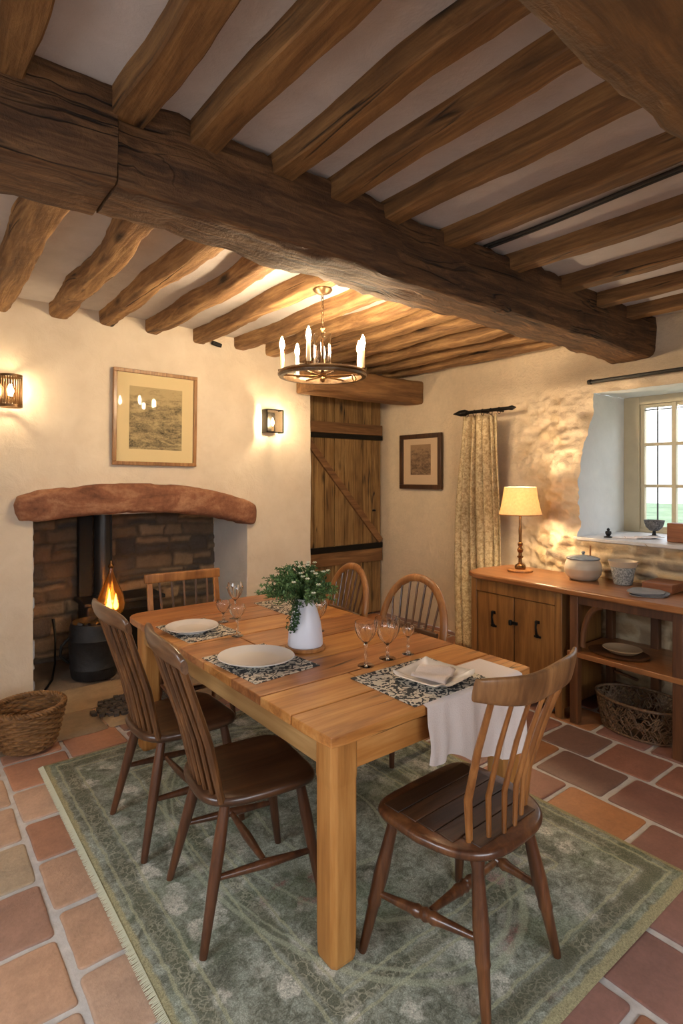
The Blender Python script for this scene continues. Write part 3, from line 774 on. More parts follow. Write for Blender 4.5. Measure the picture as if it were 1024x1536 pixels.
mg,nt,b=newmat('picture_glass'); nt.nodes.remove(b); o_=[n for n in nt.nodes if n.type=='OUTPUT_MATERIAL'][0]
t_=N(nt,'ShaderNodeBsdfTransparent'); gl=N(nt,'ShaderNodeBsdfGlossy'); gl.inputs['Roughness'].default_value=.03; mx=N(nt,'ShaderNodeMixShader'); mx.inputs[0].default_value=.008
nt.links.new(t_.outputs[0],mx.inputs[1]); nt.links.new(gl.outputs[0],mx.inputs[2]); nt.links.new(mx.outputs[0],o_.inputs[0])
picture('framed_picture','large framed landscape etching with cream mount hanging above the fireplace',(1.675,YB-.015,2.078),0,.70,.775,.03,M['frameO'],M['matb'],M['print1'],.44,.51,.0,R(.8))
picture('framed_picture','small dark framed print hanging on the wall right of the plank door',(4.475,4.30,1.765),R(-90),.62,.60,.05,M['frameD'],M['matb2'],M['print2'],.30,.33,.02)

# ---------------------------------------------------------------- door
dr=bpy.data.objects.new('door_1',None); C.objects.link(dr); dr.location=(3.97,4.97,0); struct(dr)
DX0,DX1=-.60,.50
pl=MB(); n=8; xs_=[DX0+(DX1-DX0)*k/n for k in range(n+1)]
for a,b2 in zip(xs_,xs_[1:]):
    o=random.uniform(-.004,.004); pl.bb(a+.004,b2-.004,-.02+o,.02,.02,2.50)
pl.build('door_planks',M['door'],dr,bevel=.004)
MB().bb(DX0,DX1,-.05,-.018,2.08,2.20).build('ledge',M['doorX'],dr,bevel=.004)
MB().bb(DX0,DX1,-.055,-.018,2.025,2.075).build('iron_strap',M['iron'],dr,bevel=.003)
MB().bb(DX0,DX1,-.055,-.018,.77,.83).build('iron_strap',M['iron'],dr,bevel=.003)
MB().bb(DX0,DX1,-.05,-.018,.62,.765).build('ledge',M['doorX'],dr,bevel=.004)
L_=math.hypot(1.05,1.12)
MB().box((-.05,-.034,1.43),(L_+.05,.03,.075),0,0,math.atan2(1.12,1.02)).build('brace',M['doorX'],dr,bevel=.004)
MB().lathe([(0,0),(.02,0),(.022,.012),(.012,.02),(.0,.022)],16).build('latch',M['iron'],dr,loc=(.36,-.06,1.2))

# ---------------------------------------------------------------- sconces
def sconce_round(loc):
    t=thing('wall_sconce','cylindrical wire mesh wall light at the far left edge, left of the large picture','wall light',loc)
    MB().lathe([(0,0),(.05,0),(.05,.012),(0,.012)],24).build('wall_plate',M['iron'],t,loc=(0,0,0)).rotation_euler=(R(90),0,0)
    MB().tube([(0,0,0),(0,-.09,0),(0,-.09,-.05)],.006,8).build('arm',M['iron'],t)
    w=MB(); r=.072
    for k in range(56):
        a=2*pi*k/56; 
        w.tube([(r*cos(a),-.09+r*sin(a),-.10),(r*cos(a+.04*(-1)**k),-.09+r*sin(a+.04*(-1)**k),.10)],.0022,4)
    for z in (-.105,.105):
        w.lathe([(r-.003,z-.009),(r+.003,z-.009),(r+.003,z+.009),(r-.003,z+.009)],40,(0,-.09,0),closed=True)
    w.build('mesh_shade',M['bronze'],t)
    MB().lathe([(0,-.035),(.014,-.03),(.017,-.02),(.021,.0),(.018,.022),(.008,.045),(0,.05)],16,(0,-.09,0)).build('bulb',M['bulbS'],t)
    return t
sconce_round((.612,YB-.018,2.20))
def sconce_half(loc):
    t=thing('wall_sconce','half lantern wall light with glass front between the fireplace and the plank door','wall light',loc)
    MB().bb(-.05,.05,-.012,0,-.09,.09).build('wall_plate',M['iron'],t,bevel=.003)
    f=MB(); hw=.088; d=.10; h=.105
    # closed metal left cheek, framed glass front
    f.bb(-hw-.002,-hw+.004,-d,-.012,-h,h)
    for x in (-hw,hw): f.bb(x-.005,x+.005,-d-.004,-d+.006,-h,h)
    for z in (-h,h): f.bb(-hw,hw,-d-.004,-d+.006,z-.005,z+.005); f.bb(hw-.004,hw+.004,-d,-.012,z-.005,z+.005); f.bb(-hw-.004,-hw+.004,-d,-.012,z-.005,z+.005)
    f.build('metal_frame',M['iron'],t,bevel=.001)
    MB().bb(-hw+.005,hw-.005,-d-.001,-d+.002,-h+.005,h-.005).build('front_pane',M['milk'],t,smooth=False)
    MB().lathe([(.012,-.09),(.012,-.045),(0,-.045)],12,(0,-.055,0)).build('candle_tube',M['candle'],t)
    MB().tube([(0,-.012,-.085),(0,-.055,-.085)],.005,8).build('arm',M['iron'],t)
    MB().lathe([(0,-.045),(.010,-.04),(.016,-.015),(.012,.015),(0,.04)],16,(0,-.055,0)).build('bulb',M['bulbH'],t)
    return t
sconce_half((2.765,YB-.018,2.12))
m=MB().box((0,0,0),(.09,.05,.035),0,R(15),R(12))
tag(m.build('motion_sensor',M['iron'],bevel=.008,loc=(2.21,YB-.035,2.775)),'small black sensor fixed to the wall beneath the ceiling joists','sensor')

# ---------------------------------------------------------------- chandelier
ch=thing('chandelier','ring chandelier with lit candle bulbs hanging from the ceiling over the table','chandelier',(2.07,2.83,2.235))
Rg=.257; zt=zc(2.07)-.105-2.235
MB().lathe([(0,zt),(.055,zt),(.062,zt-.012),(.05,zt-.028),(.02,zt-.04),(.0,zt-.045)],24).build('ceiling_rose',M['bronze'],ch)
c_=MB(); z=zt-.04; k=0
while z>.30:
    pts=[(.007*cos(a) if k%2 else 0, 0 if k%2 else .007*cos(a), z-.012+.014*sin(a)) for a in [2*pi*q/10 for q in range(10)]]
    c_.tube(pts,.0026,5,closed=True); z-=.021; k+=1
c_.build('chain',M['bronze'],ch)
rg=MB(); rg.lathe([(Rg-.014,-.018),(Rg+.012,-.018),(Rg+.018,-.008),(Rg+.018,.008),(Rg+.012,.018),(Rg-.014,.018),(Rg-.018,0)],64,closed=True)
rg.build('ring',M['ring'],ch)
r2=MB(); r2.lathe([(Rg+.017,-.005),(Rg+.021,-.005),(Rg+.021,.005),(Rg+.017,.005)],64,closed=True)
r2.build('metal_band',M['brassy'],ch)
ar=MB()
for a in (R(20),R(80),R(140)): ar.tube([(Rg*cos(a),Rg*sin(a),0),(0,0,-.012),(-Rg*cos(a),-Rg*sin(a),0)],.006,8)
ar.build('cross_arms',M['brassy'],ch)
MB().lathe([(.0,-.05),(.012,-.045),(.018,-.03),(.012,-.01),(.02,.0),(.02,.01),(.009,.02),(.008,.27),(.015,.285),(.006,.30),(0,.30)],16).build('centre_column',M['brassy'],ch)
MB().lathe([(.035,.02),(.055,.03),(.055,.25),(.052,.25),(.052,.032),(.035,.024)],32).build('glass_cylinder',M['glass'],ch)
fwd=R(90-38.1)
for k,a in enumerate((R(142),R(95),R(52),R(-14),R(-48),R(215))):
    cx,cy=(Rg-.005)*cos(a+0),(Rg-.005)*sin(a)
    cu=MB().lathe([(0,.012),(.022,.014),(.026,.03),(.016,.032),(.0,.03)],16,(cx,cy,0)).build('candle_cup',M['brassy'],ch)
    MB().lathe([(.0125,.03),(.0125,.145),(.009,.15),(0,.15)],14,(cx,cy,0)).build('candle_sleeve',M['candle'],cu)
    MB().lathe([(.006,.15),(.012,.165),(.016,.185),(.011,.212),(.003,.235),(0,.238)],14,(cx,cy,0)).build('bulb',M['bulb'],cu)
MB().tube([(.06+.014*cos(q*.7),-.24+.014*sin(q*.7),-.018-.03-.018*sin(q)) for q in range(8)],.003,6).build('hook',M['brassy'],ch)

# ---------------------------------------------------------------- rug
RX0,RX1,RY0,RY1=.61,2.50,.90,3.46
m=MB()
def rp(i,j):
    x=RX0+(RX1-RX0)*i/60; y=RY0+(RY1-RY0)*j/80
    e=min(i,60-i,j,80-j)
    wv=.006*fbm(x,y,0,1.5,2)
    if i==0: x+=.006*sin(y*6)
    return (x+0,y+ (wv if j in(0,80) else 0),.003 if e==0 else .012+.0012*fbm(x,y,1,5,2))
m.grid(rp,60,80)
rug=m.build('area_rug',rugmat(RX0,RX1,RY0,RY1),auto=0)
tag(rug,'faded sage green floral rug with pale border under the dining table','rug')
fr=MB(); random.seed(2)
for k in range(420):
    y=RY0+.01+(RY1-RY0-.02)*k/420; fr.tube([(RX0+.01,y,.010),(RX0-.006,y+random.uniform(-.002,.002),.006),(RX0-.016,y+random.uniform(-.004,.004),.0035)],[.0026,.0022,.0012],4)
fo=fr.build('fringe',plain('cream_fringe',lin((200,196,168)),.95),rug)

# ---------------------------------------------------------------- dining table
TX0,TX1,TY0,TY1,TZ=1.05,2.13,1.395,3.41,.785
tb=thing('dining_table','long rustic pine farmhouse table laid for a meal on the rug','table',(1.59,2.4,0.012))
def TP(mb,n,mat,**k):
    o=mb.build(n,mat,tb,**k); o.matrix_parent_inverse=Matrix.Translation((-1.59,-2.4,-.012)); return o
# tabletop: boards run across at the ends and along in the middle
def board(x0,x1,y0,y1,seed,mat,round_=None):
    m=MB(); nx=max(2,int((x1-x0)/.06)); ny=max(2,int((y1-y0)/.06))
    def edge_(x,y):
        dx=dy=0
        if abs(x-TX0)<1e-4: dx=.005*fbm(y,seed,0,4,3)
        if abs(y-TY0)<1e-4: dy=.006*fbm(x,seed,2,4,3)
        return dx,dy
    cz=lambda x,y:TZ+.0012*fbm(x,y,seed,3,2)
    P=[[None]*(ny+1) for _ in range(nx+1)]
    out=[]
    for i in range(nx+1): out.append((x0+(x1-x0)*i/nx,y0))
    for j in range(1,ny+1): out.append((x1,y0+(y1-y0)*j/ny))
    for i in range(nx-1,-1,-1): out.append((x0+(x1-x0)*i/nx,y1))
    for j in range(ny-1,0,-1): out.append((x0,y0+(y1-y0)*j/ny))
    o2=[]
    for x,y in out:
        dx,dy=edge_(x,y)
        # rounded table corners
        for cx,cy in ((TX0,TY0),(TX0,TY1),(TX1,TY0),(TX1,TY1)):
            rr=.02 if cy==TY0 else .10
            if abs(x-cx)<rr and abs(y-cy)<rr:
                ccx=cx+rr*(1 if cx==TX0 else -1); ccy=cy+rr*(1 if cy==TY0 else -1); v=Vector((x-ccx,y-ccy))
                if v.length>rr: v=v.normalized()*rr; x,y=ccx+v.x,ccy+v.y
        o2.append((x+dx,y+dy))
    m.prism(o2,TZ-.036,TZ+random.uniform(-.0012,.0004))
    TP(m,'board',mat,bevel=.0035,smooth=False)
g_=.0035
ys_=[TY0,1.62,1.83,2.06,2.32,2.60,2.86,3.13,TY1]
for k in range(8):
    y0,y1=ys_[k],ys_[k+1]
    sp=[TX0,TX1] 
    mats=[M['tableX'],M['tableX'],M['tabtop2'],M['tableX'],M['tabtop2'],M['tableX'],M['tabtop2'],M['tabtop2']]
    if k in (1,4): sp=[TX0,1.47 if k==1 else 1.36,TX1]
    for x0,x1 in zip(sp,sp[1:]): board(x0+(g_ if x0>TX0 else 0),x1-(g_ if x1<TX1 else 0),y0+(g_ if k else 0),y1-(g_ if k<7 else 0),k*3.1+x0,mats[k])
LG=[(1.085,1.425),(1.99,1.425),(1.10,3.25),(1.975,3.25)]
for x,y in LG:
    m=MB(); out=[(x,y),(x+.108,y),(x+.108,y+.108),(x,y+.108)]
    c=Vector((x+.054,y+.054)); prev=None
    lv=[(.012,.86),(.03,.96),(.10,1),(.60,1.0),(.62,1.03),(TZ-.036,1.03)]
    b0=len(m.v)
    oc=[]
    ch_=.016
    base=[(-.054+ch_,-.054),(.054-ch_,-.054),(.054,-.054+ch_),(.054,.054-ch_),(.054-ch_,.054),(-.054+ch_,.054),(-.054,.054-ch_),(-.054,-.054+ch_)]
    for z,s_ in lv:
        for q in base: m.v.append((c.x+q[0]*s_,c.y+q[1]*s_,z))
    for l in range(len(lv)-1):
        for q in range(8): r_=(q+1)%8; m.f.append((b0+l*8+q,b0+l*8+r_,b0+(l+1)*8+r_,b0+(l+1)*8+q))
    m.f.append(tuple(b0+q for q in range(8))[::-1]); m.f.append(tuple(b0+(len(lv)-1)*8+q for q in range(8)))
    TP(m,'leg',M['tableZ'],smooth=False,bevel=.004)
za,zb=TZ-.036-.115,TZ-.036
TP(MB().bb(1.108,1.130,1.55,3.255,za,zb),'apron',wood('apron_y',lin((120,86,46)),lin((164,124,72)),lin((196,158,104)),'Y',.5,.6,.2,knots=.8),bevel=.003)
TP(MB().bb(2.055,2.077,1.55,3.255,za,zb),'apron',bpy.data.materials['apron_y'],bevel=.003)
TP(MB().bb(1.19,1.99,1.440,1.462,za,zb),'apron',M['tableX'],bevel=.003)
TP(MB().bb(1.205,1.98,3.325,3.347,za,zb),'apron',M['tableX'],bevel=.003)

# ---------------------------------------------------------------- chairs (local: faces +Y, origin on floor under the seat centre)
def seat_mesh(wf,wb,d,z,t,roundb=.14,saddle=.008):
    """rounded D shaped seat, dished"""
    out=[]
    n=40
    for k in range(n):
        a=2*pi*k/n; ca,sa=cos(a),sin(a)
        e=.34 if sa>0 else .62
        x=math.copysign(abs(ca)**e,ca); y=math.copysign(abs(sa)**e,sa)
        w=(wf if y>0 else wf+(wb-wf)*(-y))/2
        out.append((x*w,y*d/2))
    m=MB(); 
    lv=[(.90,z-t),(.985,z-t*.7),(1.0,z-t*.4),(.985,z-t*.1),(.95,z),(.75,z-saddle*.5),(.4,z-saddle),(.0001,z-saddle)]
    for s,zz in lv:
        for x,y in out: m.v.append((x*s,y*s,zz))
    for l in range(len(lv)-1):
        for q in range(n): r=(q+1)%n; m.f.append((l*n+q,l*n+r,(l+1)*n+r,(l+1)*n+q))
    m.f.append(tuple(range(n))[::-1])
    return m
def turned(p0,p1,prof,n=12):
    p0=Vector(p0); p1=Vector(p1)
    return MB().tube([p0.lerp(p1,t) for t,_ in prof],[r for _,r in prof],n)
PLEG=[(0,.017),(.1,.019),(.3,.0225),(.5,.021),(.75,.0175),(.97,.0145),(1,.013)]
PLEGA=[(0,.018),(.05,.019),(.08,.023),(.12,.019),(.25,.021),(.45,.0255),(.62,.022),(.645,.024),(.67,.020),(.85,.017),(.98,.0145),(1,.013)]
PSTR=[(0,.009),(.1,.011),(.4,.0155),(.5,.017),(.6,.0155),(.9,.011),(1,.009)]
PSTRA=[(0,.009),(.15,.012),(.38,.017),(.42,.021),(.46,.0165),(.5,.022),(.54,.0165),(.58,.021),(.62,.017),(.85,.012),(1,.009)]
def base_chair(t,sz,mats,tops,feet,pl,ps,zstr=.42):
    L=[]
    for (a,b2) in zip(tops,feet):
        turned((a[0],a[1],sz-.02),(b2[0],b2[1],0),pl).build('leg',mats,t)
    # side stretchers  (order FL FR BL BR)
    def at_(i,f): 
        a=Vector((tops[i][0],tops[i][1],sz-.02)); b2=Vector((feet[i][0],feet[i][1],0)); return a.lerp(b2,f)
    for f,bk in ((0,2),(1,3)): turned(at_(f,.58),at_(bk,.52),ps).build('stretcher',mats,t)
    l=(at_(0,.58)+at_(2,.52))/2; r=(at_(1,.58)+at_(3,.52))/2
    turned(l,r,ps).build('stretcher',mats,t)
# type B: dark, 9 fine spindles, curved top rail
SZ=.485
def chairB(label):
    t=thing('windsor_chair',label,'chair',group='dark spindle back chairs on the left side of the table')
    seat_mesh(.42,.40,.44,SZ,.04).build('seat',M['chairS'],t,auto=50)
    base_chair(t,SZ,M['chairD'],[(-.15,.15),(.15,.15),(-.14,-.13),(.14,-.13)],[(-.20,.225),(.20,.225),(-.215,-.235),(.215,-.235)],PLEG,PSTR)
    n=9
    for k in range(n):
        u=-1+2*k/(n-1); xb=u*.168; xt=u*.195
        yb_=-.155-.035*(1-u*u); yt=-.30-.035*(1-u*u)
        rr=.0125 if k in(0,n-1) else .0085
        MB().tube([(xb,yb_,SZ-.015),((xb*.6+xt*.4),yb_*.62+yt*.38+.006,SZ+.2),(xt,yt,.975)],[rr*1.1,rr*1.25,rr],8).build('spindle',M['spindle'],t)
    c=MB(); seg=24
    for i in range(seg+1):
        u=-1+2*i/seg; x=u*.235; y=-.302-.04*(1-u*u); zt=1.035+.012*(1-u*u)-.03*abs(u)**6; hb=.041*(1-.35*abs(u)**4); th=.016*(1-.3*abs(u)**6)
        for k in range(14):
            a=2*pi*k/14; yy=cos(a)*th*1.1; zz=sin(a)*hb
            c.v.append((x,y+yy-zz*.2,zt-hb+zz))
    for i in range(seg):
        for k in range(14): l=(k+1)%14; c.f.append((i*14+k,(i+1)*14+k,(i+1)*14+l,i*14+l))
    c.f.append(tuple(range(14))); c.f.append(tuple(range(seg*14,seg*14+14))[::-1])
    c.build('crest_rail',M['crest'],t,auto=60)
    return t
c1=chairB('dark spindle back chair nearest the camera on the left side of the table')
c1.location=(1.045,1.925,.012); c1.rotation_euler=(0,0,R(-97))
c1b=dup(c1,(1.025,2.54,.012),R(-90),'dark spindle back chair on the left side of the table, further back beside the hearth')
# type A: front chair with broad crest
def chairA():
    t=thing('spindle_chair','polished brown chair with broad crest rail pulled out at the near end of the table','chair',(1.50,1.235,.012),R(2))
    s=seat_mesh(.50,.42,.44,SZ,.038,saddle=.004)
    s.build('seat',M['legA'],t,auto=50)
    g=MB()
    for k in range(5):
        y0=-.17+.07*k; w=.37 if k>0 else .30
        g.bb(-w/2-.01*k*.6,w/2+.01*k*.6,y0+.002,y0+.068,SZ-.006,SZ+.003)
    g.build('seat_boards',M['seatA'],t,bevel=.002)
    base_chair(t,SZ,M['legA'],[(-.18,.15),(.18,.15),(-.13,-.14),(.13,-.14)],[(-.275,.215),(.235,.215),(-.185,-.215),(.205,-.215)],PLEGA,PSTRA)
    n=6
    for k in range(n):
        u=-1+2*k/(n-1); xb=u*.145; xt=u*.205
        yb_=-.125-.045*(1-u*u)-.0; yt=-.245-.03*(1-u*u)
        rr=.0125 if k in(0,n-1) else .009
        if k==n-1: rr=.017
        MB().tube([(xb,yb_,SZ-.012),(xb*.75+xt*.25,yb_*.85+yt*.15+.012,SZ+.13),(xb*.4+xt*.6,yb_*.5+yt*.5+.004,SZ+.30),(xt,yt,.955)],[rr,rr*1.25,rr*1.15,rr*.9],10,flat=.75).build('spindle',M['spinA'],t)
    c=MB(); seg=30; K=16
    for i in range(seg+1):
        u=-1+2*i/seg; x=u*.262; y=-.25-.045*(1-u*u)+.015*(abs(u)**3); zt=1.028-.002*u+.004*sin(u*5); hb=(.050-.012*(u<0)*abs(u)**3+.004*u)
        th=.0145*(1-.25*abs(u)**8)
        zc_=zt-hb; 
        for k in range(K):
            a=2*pi*k/K; ca,sa=cos(a),sin(a)
            yy=math.copysign(abs(ca)**.6,ca)*th; zz=math.copysign(abs(sa)**.7,sa)*hb
            c.v.append((x,y+yy-zz*.22,zc_+zz))
    for i in range(seg):
        for k in range(K): l=(k+1)%K; c.f.append((i*K+k,(i+1)*K+k,(i+1)*K+l,i*K+l))
    c.f.append(tuple(range(K))); c.f.append(tuple(range(seg*K,seg*K+K))[::-1])
    c.build('crest_rail',M['crestA'],t,auto=60)
    return t
chairA()
# type C: arched hoop back
def chairC(label):
    t=thing('hoop_back_chair',label,'chair',group='hoop back chairs on the right side of the table')
    seat_mesh(.46,.42,.43,.47,.04).build('seat',M['chairS'],t,auto=50)
    base_chair(t,.47,M['chairD'],[(-.15,.15),(.15,.15),(-.14,-.13),(.14,-.13)],[(-.20,.21),(.20,.21),(-.21,-.24),(.21,-.24)],PLEG,PSTR)
    def hp(a): # hoop param 0..1
        x=-.25*cos(a); z=.47+.48*max(0,sin(a))**.62; f=(z-.47)/.48
        return (x*(1 if f>.3 else .86+.14*f/.3),-.16-.12*f,z)
    pts=[hp(pi*k/30) for k in range(31)]
    MB().tube(pts,[.025]*31,10,flat=.75,side=(0,1,0)).build('hoop',M['archw'],t)
    for k in range(7):
        u=-1+2*k/6; xt=u*.185; a=math.acos(-xt/.25) if abs(xt)<.25 else 0
        q=hp(pi-math.acos(max(-1,min(1,xt/.25))))
        MB().tube([(u*.135,-.165,.465),(xt,q[1],q[2]-.005)],.007,8).build('spindle',M['spindle'],t)
    MB().tube([(-.20,-.20,.635),(0,-.215,.64),(.20,-.20,.635)],[.012,.012,.012],8,flat=1.6).build('back_rail',M['crest'],t)
    return t
c2=chairC('hoop back chair with pale arched back on the right side, nearest the sideboard')
c2.location=(2.30,2.47,.0); c2.rotation_euler=(0,0,R(96))
dup(c2,(2.27,3.14,0),R(84),'hoop back chair with arched back standing behind the flower jug before the door')
for o in (c2,): o.location.z=.012
bpy.data.objects['hoop_back_chair.001'].location.z=.012
# type D: square back chair at the far end
def chairD():
    t=thing('square_back_chair','low square back chair at the far end of the table in front of the fireplace','chair',(1.55,3.54,0.0),R(176))
    seat_mesh(.44,.42,.40,.46,.035).build('seat',M['chairS'],t,auto=50)
    base_chair(t,.46,M['chairD'],[(-.15,.13),(.15,.13),(-.17,-.13),(.17,-.13)],[(-.19,.19),(.19,.19),(-.20,-.20),(.20,-.20)],PLEG,PSTR)
    for x in (-.235,.235): MB().box((x,-.215,.665),(.036,.028,.42),0,R(12)).build('back_post',M['archw'],t,bevel=.005)
    m=hewn((-.265,-.265,.905),(.265,-.265,.905),.036,.062,3,.25,.004,12)
    m.build('top_rail',M['archw'],t,auto=50)
    for k in range(5):
        x=-.17+.085*k; MB().tube([(x*.9,-.17,.455),(x,-.262,.90)],.008,8).build('spindle',M['spindle'],t)
    MB().box((0,-.205,.60),(.44,.018,.03),0,R(12)).build('back_rail',M['archw'],t,bevel=.003)
    return t
chairD()

# ---------------------------------------------------------------- tableware
TT=TZ+.0008
def placemat(label,cx,cy,w,d,rz):
    o=MB().bb(-w/2,w/2,-d/2,d/2,0,.003).build('placemat',M['mat'],bevel=.001,smooth=False,loc=(cx,cy,TT)); o.rotation_euler=(0,0,rz)
    return tag(o,label,'placemat',group='black and white placemats')
placemat('black and white placemat beneath the far left round plate',1.245,2.83,.29,.40,R(3))
placemat('black and white placemat beneath the oval plate at left centre',1.245,2.17,.33,.43,R(4))
placemat('black and white printed placemat beneath the square plate at the near end',1.65,1.585,.44,.36,R(0))
placemat('black and white placemat on the far right of the table beside the hoop back chairs',1.93,3.0,.28,.40,R(0))
def rplate(label,cx,cy,r,sx=1,sy=1,rz=0):
    p=[(0,.006),(r*.5,.006),(r*.56,.0),(r*.62,.0),(r*.64,.007),(r*.85,.014),(r,.022),(r+.003,.024),(r,.027),(r*.84,.020),(r*.66,.012),(r*.6,.010),(0,.010)]
    o=MB().lathe(p,56,(0,0,0),sx,sy).build('dinner_plate',M['white'],loc=(cx,cy,TT+.0032)); o.rotation_euler=(0,0,rz)
    return tag(o,label,'plate')
rplate('round white dinner plate on the far left placemat',1.215,2.83,.135)
rplate('large oval white plate on the middle left placemat',1.235,2.185,.15,1.0,1.12,R(40))
# square plate
m=MB(); S=.125; nn=24
def sq(s,zf,b0=m):
    r=[]
    for k in range(48):
        a=2*pi*k/48; ca,sa=cos(a),sin(a); e=.3
        x=math.copysign(abs(ca)**e,ca)*s; y=math.copysign(abs(sa)**e,sa)*s
        r.append((x,y,zf+ .012*(abs(ca*sa)*2)**4*(s/S)**3))
    return r
lv=[(.05,.004),(.07,.0),(.08,.001),(.10,.012),(.127,.022),(.130,.025),(.126,.027),(.10,.018),(.08,.009),(.05,.008),(.001,.008)]
for s,z in lv: m.v+=sq(s,z)
for l in range(len(lv)-1):
    for q in range(48): r=(q+1)%48; m.f.append((l*48+q,l*48+r,(l+1)*48+r,(l+1)*48+q))
m.f.append(tuple(range(48))[::-1])
o=m.build('dinner_plate',M['white'],loc=(1.685,1.55,TT+.0032),auto=60); o.rotation_euler=(0,0,R(9))
tag(o,'square white plate with upturned corners at the near end of the table','plate')
# napkin folded on square plate
m=MB(); m.grid(lambda i,j:(-.075+.15*i/12,-.07+.14*j/12,.018+.012*abs(sin(i*.4+j*.13))+(.010 if i+j>12 else 0)),12,12)
o=m.build('napkin',M['linen'],auto=60,loc=(1.685,1.55,TT+.0)); o.rotation_euler=(0,0,R(25))
o.modifiers.new('s','SOLIDIFY').thickness=.003
tag(o,'folded cream napkin lying in the square white plate','napkin')
# hanging white cloth over near edge
m=MB(); NX=50; NY=34
def cl(i,j):
    x=1.47+.57*i/NX
    drop=.20+.13*smooth(0,1,i/NX)+.012*sin(i*.35)
    if j<12: y=1.60-(1.60-(TY0-.008))*j/12; z=TZ+.0020+(0 if j<11 else 0); 
    else:
        f=(j-12)/(NY-12); y=TY0-.012-.012*f-.012*f*sin(i*.42)-.006*sin(i*.9+1)*f; z=TZ+.001-drop*f
        if j==12: z=TZ-.004
    return (x+(.010*(j-12)/22*sin(j*.3) if j>12 else 0),y,z)
m.grid(cl,NX,NY)
o=m.build('linen_cloth',M['linen'],auto=0); 
tag(o,'white linen cloth draped over the near edge of the table under the square plate','cloth')
# move placemat 3 + plate above cloth
# jug, coaster, bouquet
jx,jy=1.515,2.21
tag(MB().lathe([(0,0),(.092,0),(.096,.005),(.096,.013),(.092,.017),(0,.017)],40).build('coaster',M['archw'],loc=(jx,jy,TT)),'round wooden coaster beneath the white jug','coaster')
jg=thing('flower_jug','white enamel jug holding flowers in the middle of the table','jug',(jx,jy,TT+.0175))
pr=[(0,0),(.080,0),(.083,.004),(.083,.02),(.080,.06),(.073,.11),(.060,.155),(.048,.185),(.043,.20),(.046,.215),(.050,.222)]
MB().lathe(pr+[(max(0,r-.003),z) for r,z in pr[::-1]][:-1]+[(0,.004)],48).build('body',M['jug'],jg)
bq=thing('flower_bouquet','bunch of small leaved greenery with white blossoms standing in the white jug','flowers',(jx,jy,TT+.20))
random.seed(21)
def leafquad(m,p,d,up,L,W):
    d=d.normalized(); s=d.cross(up).normalized()*W; n=s.cross(d).normalized()
    b=len(m.v)
    for q in (p,p+d*L*.35+s+n*L*.05,p+d*L*.75+s*.75+n*L*.05,p+d*L,p+d*L*.75-s*.75+n*L*.05,p+d*L*.35-s+n*L*.05,p+d*L*.4-n*L*.06): m.v.append(tuple(q))
    m.f+= [(b,b+6,b+1),(b+1,b+6,b+2),(b+2,b+6,b+3),(b+3,b+6,b+4),(b+4,b+6,b+5),(b+5,b+6,b)]
lf=MB(); lf2=MB(); stm=MB()
tips=[]
right=Vector((.787,-.617,0)); fw=Vector((.617,.787,0))
for k in range(190):
    a=random.uniform(0,2*pi); e=random.uniform(-.15,1.0); r=random.uniform(.6,1)
    dirv=Vector((cos(a)*cos(e*1.4),sin(a)*cos(e*1.4),sin(e*1.4)))
    tip=Vector((dirv.x*.205*r,dirv.y*.205*r,.055+dirv.z*.15*r))-right*.03
    if k%19==0: tip+=Vector((0,0,.035))-right*.01
    p0=Vector((0,0,-.06)) if k%3 else Vector((0,0,.0))
    pts=[p0.lerp(tip,t)+Vector((0,0,.05*sin(t*pi))) for t in (0,.25,.5,.75,1)]
    stm.tube(pts,.0013,4)
    tips.append(tip)
    for q in range(30):
        t=random.uniform(.45,1.02); i=min(3,int(t*4)); f=t*4-i; p=pts[i].lerp(pts[i+1],f)
        d=Vector((random.gauss(0,1),random.gauss(0,1),random.gauss(.2,1)))+dirv*.7
        (leafquad)(lf if random.random()<.7 else lf2,p,d,Vector((random.random(),random.random(),1)),random.uniform(.011,.020),random.uniform(.003,.0055))
# trailing sprig down the front left of the jug
for k in range(5):
    o0=Vector((0,0,.03))-fw*.06-right*(.02+.008*k); pts=[o0+Vector((0,0,-.028*t))-fw*(.02+.010*sin(t))-right*.004*t for t in range(5)]
    stm.tube([Vector((0,0,0)),*pts],.0013,4)
    for p in pts:
        for q in range(9): leafquad(lf2,p+Vector((random.gauss(0,.006),random.gauss(0,.006),random.gauss(0,.01))),Vector((random.gauss(0,1),random.gauss(0,1),-.6)),Vector((.2,.3,1)),.018,.006)
o=lf.build('foliage',M['leaf'],bq,auto=0); o['kind']='stuff'
o=lf2.build('dark_foliage',M['leafd'],bq,auto=0); o['kind']='stuff'
stm.build('stems',M['leafd'],bq)
tips.sort(key=lambda p:-(p.z*1.0-p.dot(fw)*.5+p.dot(right)*.5))
used=[]
for p in tips:
    if len(used)>=16: break
    if all((p-q).length>.032 for q in used):
        used.append(p); f=MB(); 
        for ring,(nn,L,tl) in enumerate(((6,.014,.3),(5,.011,.9),(3,.008,1.6))):
            for q in range(nn):
                a=2*pi*q/nn+ring; d=Vector((cos(a),sin(a),tl)); leafquad(f,p+Vector((0,0,.006)),d,Vector((0,0,1)) if ring==0 else Vector((cos(a+1.5),sin(a+1.5),.3)),L,L*.42)
        f.build('blossom',M['petal'],bq,auto=0)

